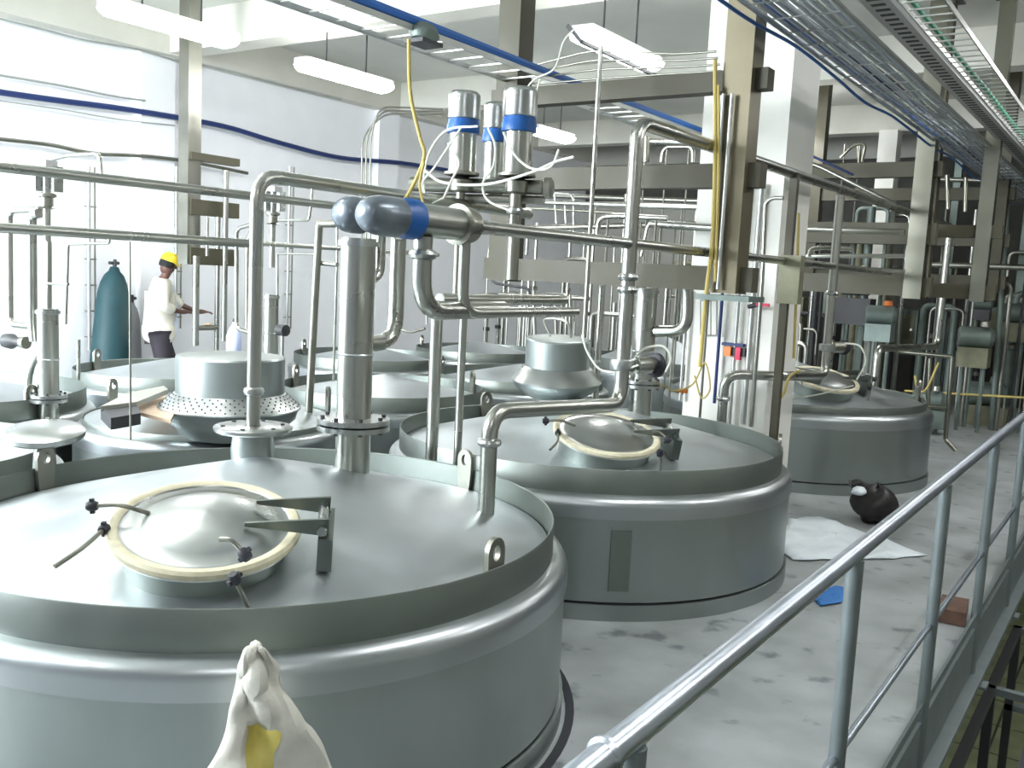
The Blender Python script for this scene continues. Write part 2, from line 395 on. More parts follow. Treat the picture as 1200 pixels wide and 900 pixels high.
# perforated conical hood on small tank B2
def hood(label, c, rb, rc, hc, hcone, hb, perf, tilt=(0,0,1)):
    c = Vector(c); t = thing('hopper_hood', label, 'hood', (c.x, c.y, c.z-hb)); n = Vector(tilt).normalized()
    cone = G().lathe([(rb-.01,-.004),(rb,0),(rb,.008),(rc+.01,hcone),(rc,hcone+.005)], c, n, 64, close=False).build('cone', PERF if perf else STEEL, t)
    G().lathe([(rc,hcone),(rc,hcone+hc-.01),(rc-.008,hcone+hc),(rc-.03,hcone+hc+.004),(0,hcone+hc+.006)], c, n, 64, close=False).build('drum', SHELL, t)
    G().lathe([(rb*.62,-hb),(rb*.80,-hb*.62),(rb*.93,-hb*.35),(rb*.965,-.004)], c, n, 64, close=False).build('basin', SHELL, t)
    if perf:
        x, y, z = frame(n); g = G()
        for row in range(5):
            f_ = (row+.8)/5.6; r = rb+(rc-rb)*f_; h = hcone*f_+.008
            for k in range(46):
                a = 2*PI*(k+.5*(row%2))/46; d = x*math.cos(a)+y*math.sin(a); nn = (z*(rb-rc)+d*hcone).normalized()
                g.lathe([(.0052,0),(.0052,.003)], c+d*r+z*h, nn, 6)
        o = g.build('punched_hole', DARK, cone); o['kind'] = 'stuff'
    return t
q = at(270, 477, 'z', .80)
hood('large conical perforated hood with drum top beside the riser pipe', q, .40, .305, .215, .085, .17, True)
q = at(652, 446, 'y', 5.05)
hd_ = hood('tilted round hood with drum top on the middle tank', q, .285, .205, .18, .09, .10, False, (.04,-.06,1))
G().cyl(q-V(0,0,.20), q-V(0,0,.08), .14, 28).build('neck', COLLAR, hd_)
G().tube(spline([q+V(-.05,-.02,.28), q+V(-.10,-.02,.38), q+V(.06,-.02,.38), q+V(.10,-.02,.28)], 4), .008, 8).build('lift_handle', PIPE, hd_)

# ------------------------------------------------------------ stainless columns standing on tank tops
def column(label, base, r, ztop, fz, elbows=True, FR=None, seg=28):
    b = Vector(base); t = thing('vent_column', label, 'column', b)
    G().cyl(b, (b.x, b.y, ztop), r, seg).build('barrel', PIPE, t)
    for z in (fz-.014, fz+.014):
        fl = G().lathe([(r,-.011),(FR or r*1.75,-.011),(FR or r*1.75,.009),(r,.011)], (b.x,b.y,z), seg=36, close=False).build('flange', STEEL, t)
    for k in range(8):
        a = k*PI/4+.2; R_ = (FR or r*1.75)*.85; q = V(b.x+R_*math.cos(a), b.y+R_*math.sin(a), fz)
        G().cyl(q-V(0,0,.035), q+V(0,0,.035), .009, 6).build('bolt', DARK, fl)
    G().lathe([(r,-.01),(r*1.16,-.01),(r*1.16,.01),(r,.01)], (b.x,b.y,ztop-.02), seg=28).build('top_flange', STEEL, t)
    G().lathe([(r+.001,-.005),(r+.004,0),(r+.001,.005)], (b.x,b.y,b.z+(ztop-b.z)*.55), seg=28, close=False).build('weld_band', BEAD, t)
    return t
cb = V(-2.69, 2.80, .72)
column('thick vertical column with bolted flange at back of nearest tank', cb, .072, 1.76, 1.005, FR=.15)
cb2 = V(-2.66, 5.36, .72)
column('thick vertical column behind the curved pipe on the middle tank', cb2, .072, 1.60, 1.0, FR=.125)
q = at(57, 492, 'z', .60)
column('slim barrel column standing at far left against the white wall', q, .062, at(57, 362, 'y', q.y).z, .74, FR=.11)
c57 = q
q = at(316, 445, 'z', .66)
column('slim barrel column partly hidden by the tall bent riser pipe', q, .062, at(316, 345, 'y', q.y).z, .74, FR=.10)
c316 = q

# riser A: flange neck on tank 1 and tall bent pipe
pa = V(-2.87, 2.43, 0)
z500 = at(297, 500, 'y', 2.43).z
t = thing('flanged_nozzle', 'wide round flange on a cone neck at nearest tank centre', 'nozzle', (pa.x, pa.y, .82))
G().lathe([(.075,.80),(.085,z500-.09),(.075,z500-.015)], (pa.x,pa.y,0), seg=32, close=False).build('neck', SHELL, t)
fl = G().lathe([(.03,z500-.018),(.145,z500-.018),(.15,z500-.012),(.15,z500),(.145,z500+.004),(.03,z500+.006)], (pa.x,pa.y,0), seg=48, close=False).build('flange', STEEL, t)
for k in range(6):
    a = k*PI/3; G().cyl((pa.x+.115*math.cos(a), pa.y+.115*math.sin(a), z500), (pa.x+.115*math.cos(a), pa.y+.115*math.sin(a), z500+.009), .009, 6).build('bolt_hole', DARK, fl)
e = at(440, 219, 'x', pa.x)
pipe('tall bent riser pipe rising from the nearest tank centre flange', [(pa.x,pa.y,z500), (pa.x,pa.y,1.975), (pa.x, 4.3, 1.975)], .027, .10, clamps=[((pa.x,pa.y,z500+.14),(0,0,1))])
# long straight pipes P1, P2 along the rows
pipe('upper long horizontal pipe crossing the white wall from left edge', [(-3.35,-.5,1.925),(-3.35,3.5,1.935)], .019, m=PIPE)
pipe('lower long horizontal pipe running left of the riser, below the upper one', [(-3.35,-.5,1.715),(-3.35,2.84,1.725)], .019, m=PIPE)
pipe('thin far continuation pipe running between riser and square post', [(-5.2,3.9,1.77),(-5.2,6.4,1.78)], .017, m=PIPE)

# ------------------------------------------------------------ valve actuators
def actuator(label, p, axis, r, L, m_cap=STEEL, blue=True, foot=.0, group=None, dark=False):
    """p: end of the barrel at the valve side, axis points to the rounded head"""
    p = Vector(p); a = Vector(axis).normalized(); lo = p+a*L if a.z < -.1 else p
    t = thing('valve_actuator', label, 'valve actuator', p, group)
    G().lathe([(r*.80,0),(r*.86,.004),(r*.86,L*.56),(r*.80,L*.57)], p, a, 32).build('barrel', PIPE, t)
    if blue: G().lathe([(r*.86,L*.50),(r*1.03,L*.51),(r*1.03,L*.60),(r*.96,L*.62),(r*.96,L*.66),(r*.90,L*.68)], p, a, 32).build('blue_band', BLUE, t)
    flat = m_cap is STEEL; G().lathe([(r*.9,0),(r*1.12,.004),(r*1.12,.016),(r*.9,.02)], p, a, 32).build('base_plate', DPIPE, t)
    h = []
    for i in range(9):
        an = PI/2*i/8; h.append(((r*(.78+.22*math.cos(an)) if flat else r*(.4+.6*math.cos(an))) if i < 8 else r*.0, L*((.94+.06*math.sin(an)) if flat else (.80+.20*math.sin(an)))))
    G().lathe([(r*.88,L*.66),(r,L*.68),(r,L*(.94 if flat else .80))]+h[1:], p, a, 32, close=False).build('head', m_cap, t)
    return t
HEAD = mat('smoky_actuator_head', (.16,.19,.22), .30, .4, .3, 9)
# in-line horizontal actuators
pipe('long horizontal pipe from the blue-banded actuator to the rack', [(-2.1,2.72,1.815),(-2.1,9.2,1.83)], .026, clamps=[((-2.1,2.76,1.815),(0,1,0))])
t = actuator('horizontal actuator with smoky head and blue band, right one of the pair', (-2.1,2.70,1.815), (0,-1,0), .066, .50, HEAD)
G().lathe([(.03,-.03),(.062,-.025),(.066,0),(.062,.025),(.03,.03)], (-2.1,2.735,1.815), (0,1,0), 32).build('clamp', DPIPE, t)
hl = at(425,253,'y',2.75); hl.y = 2.98
t = actuator('horizontal actuator with dark rounded head, left one of the pair', hl, (0,-1,0), .072, .36, HEAD, blue=False)
# vertical actuators cluster
YM = 3.75
xm = at(540, 215, 'y', YM)
man_z = xm.z
xs = [at(u, 200, 'y', yy) for u, yy in ((541, 3.70), (579, 4.0), (606, 3.80))]
for p, lb, hgt, r in zip(xs, ('left of three upright blue-banded actuators above the manifold', 'middle upright blue-banded actuator, set slightly back', 'right of three upright blue-banded actuators, largest in view'), (.40,.40,.42), (.078,.066,.082)):
    actuator(lb, (p.x, p.y, man_z+.03), (0,0,1), r, hgt, STEEL)
# manifold pipe under them
pm = [V(xs[0].x-.28, xs[0].y-.05, man_z-.01), V(xs[2].x+.10, xs[2].y+.10, man_z-.01)]
t = thing('manifold_pipe', 'thick dull manifold pipe under the three upright actuators', 'pipe', pm[0])
G().tube([pm[0], pm[1]], .036, 20).build('tube', DPIPE, t)
dm = (pm[1]-pm[0]).normalized()
G().lathe([(.036,-.01),(.05,0),(.05,.03),(.036,.04)], pm[1], dm, 20).build('end_cap', DPIPE, t)
for p in xs: G().lathe([(.03,-.06),(.05,-.05),(.055,0),(.03,.02)], (p.x,p.y,man_z+.01), seg=20).build('valve_body', DPIPE, t)
pipe('second short manifold pipe just below the thick manifold', [pm[0]-V(.03,0,.06), pm[1]-V(.0,0,.06)], .020, m=DPIPE)
for k, (u, vv, dd) in enumerate(((606, 240, .03), (541, 240, .022))):
    p = xs[2] if k == 0 else xs[0]
    pipe(('vertical drop pipe under the right upright actuator', 'vertical drop pipe under the left upright actuator')[k], [(p.x,p.y,man_z-.03), (p.x,p.y,1.62 if k == 0 else 1.50)], dd, m=DPIPE, clamps=[((p.x,p.y,man_z-.13),(0,0,1))])

pipe('elbow branch pipe right of the middle tank column', [at(806,338,'y',5.36), at(805,388,'y',5.36), at(768,388,'y',5.36)], .036, .10, m=PIPE)
# U-bends under the right actuator
p1 = at(492, 290, 'y', 2.62); 
b = V(p1.x, 2.60, 0)
zb = at(520, 362, 'y', 2.75).z
pipe('thick curved pipe dropping from actuator and sweeping right', [(-2.1,2.50,1.76), (-2.1,2.50,zb+.0), (-2.14,3.05,zb+.0)], .034, .15, m=PIPE, clamps=[((-2.1,2.50,1.70),(0,0,1))])
zc = at(620, 366, 'x', -2.1).z
pipe('slim pipe dropping beside it then running right to the rod', [(-2.1,2.735,1.78), (-2.1,2.735,zc), (-2.1, 3.55, zc-.0)], .021, .09, m=PIPE)
q1 = at(560, 352, 'x', -2.5); 
pipe('background twin pipe just above the slim pipe end', [(-2.5, 3.1, zc+.03), (-2.5, 4.1, zc+.03)], .026, m=PIPE)
# bend from column 1 to vertical
cz1 = at(440, 406, 'y', 2.80).z
pipe('wide elbow joining the thick column to the vertical drop', [(cb.x,2.80,cz1), (cb.x,3.04,cz1), (cb.x,3.04,1.78)], .034, .12, m=PIPE)
pipe('small upper elbow on the thick column below its head', [(cb.x,2.80,1.60), (cb.x,2.93,1.60), (cb.x,2.93,1.80)], .022, .07, m=PIPE)
# verticals down between the tanks
pipe('thick vertical pipe down between nearest and middle tanks', [at(512, 372, 'y', 3.65), V(at(512,372,'y',3.65).x, 3.65, .02)], .031, m=PIPE)
pipe('slimmer vertical pipe down beside the thick one between tanks', [at(543, 372, 'y', 3.68), V(at(543,372,'y',3.68).x, 3.68, .02)], .020, m=PIPE)
# Q: the big swan-neck
Q = V(-2.10, 4.02, 0)
zt = 2.385
bot = .75
pipe('large bent pipe from nearest tank edge up over the middle tank', [(-2.14,3.0,.60), (-2.14,3.0,1.105), (-2.10,4.02,1.045), (-2.10,4.02,zt), (-2.10,12.6,zt+.06)], .034, .11,
     clamps=[((-2.14,3.0,.98),(0,0,1)), ((-2.10,4.02,1.24),(0,0,1)), ((-2.10,4.02,1.60),(0,0,1)), ((-2.10,4.02,1.66),(0,0,1))], seg=20)
t = thing('butterfly_valve', 'butterfly valve with polished actuator on the large bent pipe', 'valve', (-2.10,4.02,1.21))
G().lathe([(.035,-.03),(.058,-.028),(.062,-.02),(.062,.02),(.058,.028),(.035,.03)], (-2.10,4.02,1.24), seg=32).build('valve_body', STEEL, t)
vd = V(.35,.93,0).normalized(); v0 = V(-2.10,4.02,1.235)
G().cyl(v0+vd*.05, v0+vd*.10, .02, 16).build('stem', STEEL, t)
G().lathe([(.036,.08),(.042,.085),(.042,.20),(.04,.205)], v0, vd, 28).build('barrel', PIPE, t)
G().lathe([(.05,.20),(.062,.205),(.062,.225),(.05,.24)], v0, vd, 28).build('end_cap', BLACK, t)
# Q2 and Q3
q2 = at(968, 420, 'x', -2.1)
s2 = at(845, 500, 'z', .66)
zh = at(905, 435, 'y', (q2.y+s2.y)/2).z
zq = at(940, 440, 'x', -2.1).z
pipe('bent pipe linking middle tank edge to the far tank valve', [s2, V(s2.x,s2.y,at(845,438,'y',s2.y).z), V(-2.10,6.40,at(880,437,'y',6.4).z), V(-2.10,q2.y,at(965,440,'y',q2.y).z), (-2.10,q2.y,zt-.02)], .034, .11,
     clamps=[((s2.x,s2.y,.86),(0,0,1)), ((-2.1,q2.y,1.62),(0,0,1)), ((-2.1,q2.y,1.20),(0,0,1))])
t = thing('butterfly_valve', 'butterfly valve with black-capped actuator above far tank', 'valve', (-2.10,q2.y,1.18))
v0 = V(-2.10,q2.y,1.20)
G().lathe([(.035,-.03),(.06,-.025),(.06,.025),(.035,.03)], v0, seg=28).build('valve_body', STEEL, t)
G().lathe([(.03,.05),(.042,.06),(.042,.20),(.03,.205)], v0, vd, 24).build('barrel', DPIPE, t)
G().lathe([(.05,.20),(.062,.21),(.05,.24)], v0, vd, 24).build('end_cap', BLACK, t)
pipe('tall wide pipe left of the far tank valve pipe', [at(935,235,'x',-2.35), V(-2.35, at(935,235,'x',-2.35).y, 1.0), V(-2.12, q2.y-.05, .96)], .05, .12, m=DPIPE)
q3 = at(1107, 390, 'x', -2.1)
s3 = at(1025, 450, 'x', -2.3)
pipe('distant bent pipe dropping right of the hanging column', [V(s3.x,s3.y,.5), V(s3.x,s3.y,at(1028,408,'y',s3.y).z), V(-2.1,q3.y-.4,at(1085,405,'y',q3.y-.4).z), (-2.10,q3.y-.35,2.40)], .04, .12, m=PIPE)
# thin rods
p = at(690, 300, 'y', 4.6)
pipe('thin vertical rod hanging in front of the rack beams', [(p.x,4.6,at(685,392,'y',4.6).z), (p.x,4.6,at(693,55,'y',4.6).z)], .013, m=PIPE, clamps=[((p.x,4.6,at(688,285,'y',4.6).z),(0,0,1))], name='steel_rod', cat='rod')
p = at(701, 400, 'y', 5.4)
pipe('thin vertical pipe dropping behind the tilted hood', [(p.x,5.4,1.60), (p.x,5.4,.70)], .016, m=PIPE, clamps=[((p.x,5.4,at(701,425,'y',5.4).z),(0,0,1))])

# ------------------------------------------------------------ hanging racks
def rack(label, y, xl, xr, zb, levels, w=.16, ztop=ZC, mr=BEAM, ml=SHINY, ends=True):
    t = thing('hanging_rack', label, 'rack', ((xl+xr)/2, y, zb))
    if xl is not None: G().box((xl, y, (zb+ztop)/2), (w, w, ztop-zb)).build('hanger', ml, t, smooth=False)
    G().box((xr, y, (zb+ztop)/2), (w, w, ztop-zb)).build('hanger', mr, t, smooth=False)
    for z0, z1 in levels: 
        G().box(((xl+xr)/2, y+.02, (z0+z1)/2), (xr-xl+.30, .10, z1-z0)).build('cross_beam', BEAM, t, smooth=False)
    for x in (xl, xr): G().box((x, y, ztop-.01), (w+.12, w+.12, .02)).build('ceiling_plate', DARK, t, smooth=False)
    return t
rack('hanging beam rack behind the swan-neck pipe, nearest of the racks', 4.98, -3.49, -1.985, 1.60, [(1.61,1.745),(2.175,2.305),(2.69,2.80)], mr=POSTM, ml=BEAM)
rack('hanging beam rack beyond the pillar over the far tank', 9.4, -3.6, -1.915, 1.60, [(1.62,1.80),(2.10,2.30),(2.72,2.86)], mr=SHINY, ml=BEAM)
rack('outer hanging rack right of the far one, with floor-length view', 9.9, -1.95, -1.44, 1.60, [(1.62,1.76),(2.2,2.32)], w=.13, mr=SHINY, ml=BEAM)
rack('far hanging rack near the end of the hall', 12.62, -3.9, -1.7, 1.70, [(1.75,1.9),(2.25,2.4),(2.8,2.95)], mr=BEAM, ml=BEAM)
# left wall rack
t = thing('hanging_rack', 'hanging rack post by the left wall beside the lamp', 'rack', (-8.5,6.3,1.6))
G().box((-8.5,6.3,(1.58+ZC)/2), (.16,.16,ZC-1.58)).build('hanger', DPIPE, t, smooth=False)
for z0, z1 in ((1.58,1.76),(2.10,2.26),(2.66,2.74)): G().box((-8.5+.05,6.3+.26,(z0+z1)/2), (.10,.62,z1-z0)).build('bracket_arm', BEAM, t, smooth=False)

# ------------------------------------------------------------ cable trays and their cables
def tray(label, x0, x1, y0, y1, z, pitch=.25, side=.03, rw=.010):
    t = thing('cable_tray', label, 'cable tray', ((x0+x1)/2, y0, z))
    for x in (x0, x1): G().box((x, (y0+y1)/2, z+side/2), (.008, y1-y0, side)).build('side_rail', TRAY, t, smooth=False)
    n = int((y1-y0)/pitch); me = None
    for k in range(n):
        y = y0+(k+.5)*pitch
        if me is None:
            o = G().box(((x0+x1)/2, y, z+.012), (abs(x1-x0), rw, .008)).build('rung', TRAY, t, smooth=False); me = o.data; y_first = y
        else:
            o = bpy.data.objects.new('rung', me); C.objects.link(o); o.parent = t; o.location = (0, y-y_first, 0)
    return t
tray('cable ladder high at upper left ending at the rack beam', -3.50, -3.22, 1.0, 8.6, 2.83, pitch=.18)
tray('wide cable tray descending from top edge at upper right', -1.86, -1.46, 1.5, 15.0, 3.03, pitch=.30)
tray('upper narrow ladder tray beside the wide one, at right', -1.22, -1.02, 1.5, 15.0, 3.07, pitch=.14)
for k, (dx, dz, r, m, lb) in enumerate((( .13,.025,.026,BLUEC,'thick blue cable on the upper left ladder'), (.06,.02,.014,NAVY,'dark thin cable beside the blue one on upper left ladder'))):
    cable(lb, [(-3.36+dx, y, 2.85+dz+random.uniform(0,.012)) for y in (1.0,1.8,2.6,3.4,4.2,5.0,5.8,6.6,7.4,8.5)], r, m)
t = thing('junction_box', 'dark green oval box sitting on the upper left ladder', 'junction box', at(497,40,'x',-3.20))
q = at(497,40,'x',-3.20); G().lathe([(0,-.05),(.06,-.04),(.08,0),(.06,.035),(0,.045)], q, (0,.3,1), 20).build('cover', MACHG, t)
G().box(q-V(0,0,.045), (.12,.16,.02)).build('base_plate', DARK, t)
for dx, dz, r, m, lb in ((0.0,.05,.016,BLUEC,'blue cable along the left edge of the wide right tray'), (.11,.05,.020,NAVY,'thick navy cable in the middle of the wide right tray'),
                         (.05,.04,.008,BLUEC,'thin blue cable between the thicker two on right tray'), (.18,.04,.009,DARK,'thin dark cable right of the navy one'),
                         (.26,.04,.009,TRAY,'thin grey cable on the wide right tray'), (.30,.04,.009,TRAY,'second thin grey cable near tray outer rail')):
    cable(lb, [(-1.84+dx+random.uniform(-.012,.012), 1.5+i*.9, 3.03+dz+random.uniform(-.006,.012)) for i in range(16)], r, m)
PALEC = mat('pale_cable_jacket', (.50,.55,.60), .5)
for k in range(9):
    cable(('first','second','third','fourth','fifth','sixth','seventh','eighth','ninth')[k]+' pale grey cable from the left in the wide right tray', [(-1.815+k*.042+random.uniform(-.01,.01), 1.5+i*.9, 3.048+random.uniform(0,.01)) for i in range(16)], .011, PALEC, 'pale cables in the wide right tray')
# under-hung blue cable and green one
cable('pale blue cable looping under the left rail of wide tray', [(-1.89+random.uniform(-.01,.01), 1.5+i*.8, 3.01-.02*math.sin(i*2.1)) for i in range(17)], .010, BLUEC)
cable('green cable lying along the upper right ladder tray', [(-1.22, 1.5+i*.9, 3.15+random.uniform(-.01,.01)) for i in range(15)], .014, GREEN)
# white slotted strips beside tray (perforated trunking)
t = thing('cable_trunking', 'slotted white trunking between the two right trays', 'trunking', (-1.38,1.5,3.10))
G().box((-1.34, 8.0, 3.13), (.14, 13.0, .07)).build('channel', LAMPH, t, smooth=False)
me = None
for k in range(130):
    if me is None: o = G().box((-1.34, 1.6, 3.094), (.07,.035,.004)).build('slot', DARK, t, smooth=False); me = o.data
    else: o = bpy.data.objects.new('slot', me); C.objects.link(o); o.parent = t; o.location = (0, k*.10, 0)

# wall cables and conduits on the left wall (x = -9.9)
def wall_run(label, pts, r, m): return cable(label, [at(u, v, 'x', -9.86) for u, v in pts], r, m, n=6)
wall_run('thick dark blue cable bundle along the left wall', [(-60,97),(0,108),(70,118),(140,127),(215,139),(270,150),(330,168),(400,185),(470,191),(540,202)], .032, NAVY)
wall_run('lower grey conduit bundle along the left wall', [(-60,155),(0,163),(60,170),(110,180),(170,183),(225,190),(290,203)], .022, DPIPE)
wall_run('topmost conduit line under the left wall beam', [(-60,5),(0,22),(45,33),(100,47),(160,58),(210,72),(250,79),(330,100),(400,117)], .012, TRAY)
wall_run('short thin conduit between the top line and the blue bundle', [(-60,76),(0,88),(70,100),(130,112),(170,118)], .012, TRAY)
wall_run('thin cable just under the blue bundle on the wall', [(-60,108),(0,118),(70,128),(140,140),(205,147)], .007, TRAY)
for u0, lb in ((104,'vertical ladder conduit on wall left of the teal cylinder'), (207,'vertical cable strip on wall behind the man'), (340,'faint vertical conduit on the wall right of the riser')):
    a = at(u0, 195, 'x', -9.9); b = at(u0, 410 if u0 < 200 else 385, 'x', -9.9)
    b = V(-9.9, a.y, b.z)
    t = thing('conduit', lb, 'conduit', b)
    G().tube([a, b], .018, 8).build('tube', TRAY, t)
    G().tube([a+V(0,.07,0), b+V(0,.07,0)], .010, 8).build('cable', DPIPE, t)
    for k in range(7):
        z = b.z+(a.z-b.z)*(k+.5)/7; G().box((-9.93, a.y+.035, z), (.03,.13,.015)).build('clip', DPIPE, t)

# ------------------------------------------------------------ lamps
def lamp(label, c, yaw=0., L=1.32, group=None):
    c = Vector(c); t = thing('ceiling_lamp', label, 'lamp', c)
    g = G(); prof = []
    W, Hh = .155, .075
    rings = [(-L/2,.02),(-L/2+.03,.7),(-L/2+.09,1),(L/2-.09,1),(L/2-.03,.7),(L/2,.02)]
    v = []; f = []; S = 14
    for yy, s in rings:
        for k in range(S):
            a = 2*PI*k/S; v.append(c+V(W*s*math.cos(a), yy, Hh*s*math.sin(a) if math.sin(a) < 0 else .02*s*math.sin(a)))
    for i in range(len(rings)-1):
        for k in range(S): k2 = (k+1) % S; f.append((i*S+k, i*S+k2, (i+1)*S+k2, (i+1)*S+k))
    f.append(tuple(range(S))); f.append(tuple((len(rings)-1)*S+k for k in range(S)))
    g.add(v, f).build('diffuser', DIFF, t)
    G().box(c+V(0,0,.04), (.20, L*.96, .05)).build('housing', LAMPH, t)
    for s in (-1, 1): G().cyl(c+V(0,s*L*.22,.06), (c.x, c.y+s*L*.22, ZC), .009, 6).build('suspension_rod', DARK, t)
    return t
lamp('bright suspended lamp at upper left in front of wall post', (-7.20, 5.15, 3.62))
lamp('bright suspended lamp left of the blue cable ladder', (-7.28, 7.32, 3.62))
L3 = lamp('bright suspended lamp at top centre above the swan-neck pipe', (-4.10, 7.42, 3.62), L=1.35)
G().bar((-4.04,6.68,3.52),(-4.04,8.12,3.52),.03,.03).bar((-4.04,6.68,3.52),(-4.18,6.68,3.66),.03,.03).build('side_frame', DARK, L3)
for k in range(4):
    z = 2.775+k*.028; pipe(('lowest','second','third','topmost')[k]+' of four thin conduits lying above the nearest rack top beam', [(-3.35,5.0-.03*k,z+.05),(-2.9,5.0-.03*k,z+.05+.02*k),(-2.35,5.0-.03*k,z+.04),(-2.12,5.0-.03*k,z+.035)], .006, .1, m=DPIPE, name='conduit', cat='conduit')
lamp('bright lamp peeking right of the upright actuators', (-7.30, 11.4, 3.62), L=1.0)
lamp('small distant lamp showing above the top rack beam', (-4.1, 11.9, 3.62), L=1.1)
lamp('distant round-looking lamp right of the pillar', at(925,151,'y',13.2)+V(0,.0,0), L=.55)
lamp('second distant lamp just right of the round-looking one', at(940,157,'y',13.6)+V(0,.0,0), L=.5)
# the same row goes on behind the camera, up to the three added lamps
lamp('suspended lamp out of view above the front tank', (-4.10, 2.0, 3.62))
lamp('suspended lamp out of view over the walkway', (-.6, 3.4, 3.62))
lamp('suspended lamp out of view behind the viewer', (-3.2, -1.6, 3.62))
lamp('suspended lamp out of view at far left front', (-7.2, 1.6, 3.62))
lamp('suspended lamp out of view behind at right', (.6, -1.0, 3.62))
lamp('added suspended fill lamp out of view over the lower floor', (1.4, 5.4, 3.62))  # unseen lamp, added to brighten the pillar's right side
lamp('added suspended fill lamp out of view above the deck edge farther on', (-.55, 8.8, 3.62))  # unseen lamp, added to brighten the far tank
lamp('added suspended fill lamp out of view over the lower floor further on', (1.4, 9.6, 3.62))  # second unseen lamp added for the pillar's right side

# ------------------------------------------------------------ guardrail
RX = -.60
t = thing('guardrail', 'galvanised guardrail along the deck edge', 'railing', (RX, 1.2, -.3))
G().tube(fillet([(RX-.02,.98,.60),(RX,1.02,.955),(RX,16.0,.955)], .08), .024, 18).build('top_rail', RAIL, t)
G().lathe([(.024,-.01),(.030,-.004),(.030,.004),(.024,.01)], (RX,1.17,.955), (0,1,0), 18, close=False).build('weld', RAIL, t)
G().tube([(RX,1.25,.385),(RX,16.0,.385)], .012, 12).build('mid_rail', RAIL, t)
G().bar((RX+.005,1.25,.06),(RX+.005,16.0,.06),.012,.04).build('toe_bar', POST, t)
me = None
for k in range(12):
    y = 1.25+1.285*k
    if me is None: o = G().tube([(RX+.005,y,-.27),(RX+.005,y,.94)], .023, 12).build('post', POST, t); me = o.data
    else: o = bpy.data.objects.new('post', me); C.objects.link(o); o.parent = t; o.location = (0, 1.285*k, 0)
me = None
for k in range(12):
    if me is None: o = G().box((RX+.03,1.25,-.285), (.12,.10,.015)).build('foot_bracket', POST, t); me = o.data
    else: o = bpy.data.objects.new('foot_bracket', me); C.objects.link(o); o.parent = t; o.location = (0, 1.285*k, 0)
tag(G().box(at(1122,716,'z',.04)+V(-.02,0,-.0), (.13,.26,.07), .1).build('brick', BRICK), 'brown brick lying at the deck edge under the rail', 'brick')

# stuff on the deck: sheet, cloth, bag
def patch(name, m, label, cat, outline, z, hgt, nx=26, seed=1):
    """a limp sheet: outline in metres, gently rumpled, 3 mm thick"""
    rnd = random.Random(seed); P = [Vector((p.x, p.y, 0)) for p in outline]; c = sum(P, Vector())/len(P); v = [c+V(0,0,z+hgt*.6)]; f = []
    pts = []
    for i in range(len(P)):
        a, b = P[i], P[(i+1)%len(P)]
        for k in range(6): pts.append(a.lerp(b, k/6)+V(rnd.uniform(-.012,.012), rnd.uniform(-.012,.012), 0))
    R_ = 7; n = len(pts)
    for j in range(1, R_+1):
        for i, p in enumerate(pts):
            q = c.lerp(p, j/R_); h = hgt*(.5+.5*math.sin(q.x*19+q.y*7+seed))*(.5+.5*math.sin(q.y*15-q.x*9)) if j < R_ else 0
            v.append(V(q.x, q.y, z+h+rnd.uniform(0,hgt*.2)))
    for i in range(n): f.append((0, 1+i, 1+(i+1)%n))
    for j in range(R_-1):
        for i in range(n): a = 1+j*n+i; b_ = 1+j*n+(i+1)%n; f.append((a, a+n, b_+n, b_))
    o = G().add(v, f).build(name, m); s = o.modifiers.new('thick', 'SOLIDIFY'); s.thickness = .003; s.offset = 1
    return tag(o, label, cat)
patch('plastic_sheet', SHEET, 'crumpled pale plastic sheet on deck between middle and far tanks', 'sheet', [at(u,v,'z',0) for u,v in ((925,610),(960,606),(1020,628),(1085,652),(1040,656),(930,658),(905,640))], .004, .035)
patch('blue_cloth', BLUECL, 'small blue cloth on the deck beside the guardrail', 'cloth', [at(u,v,'z',0) for u,v in ((955,704),(968,694),(990,692),(996,700),(985,708),(960,711))], .004, .03, seed=3)
q = at(1024, 612, 'z', 0)
def blob(c, r, seed, sy=1, sz=.8):
    rnd = random.Random(seed); g = G(); n, m_ = 20, 12; v = []; f = []
    for j in range(m_+1):
        th = PI*j/m_
        for i in range(n):
            ph = 2*PI*i/n; k = 1+.10*math.sin(3*ph+seed+2*th)+.07*math.sin(5*ph-seed+th*3)
            v.append(Vector(c)+V(r*k*math.sin(th)*math.cos(ph), r*sy*k*math.sin(th)*math.sin(ph), r*sz+r*sz*math.cos(th)*k))
    for j in range(m_):
        for i in range(n): i2 = (i+1)%n; f.append((j*n+i,(j+1)*n+i,(j+1)*n+i2,j*n+i2))
    return g.add(v, f)
t = thing('rubbish_bag', 'knotted black bag lying on the deck before the far tank', 'bag', q)
blob(q, .165, 2, 1.0, .82).build('bag_body', BAGM, t, sharp=180)
G().tube(spline([q+V(-.06,-.02,.22), q+V(-.12,-.04,.27), q+V(-.17,-.06,.25)], 4), [.03]*4+[.035]*4+[.05], 10).build('bag_neck', BAGM, t)
blob(q+V(-.10,-.10,.20), .05, 5, 1.3, .6).build('paper_scrap', SHEET, t, sharp=180)

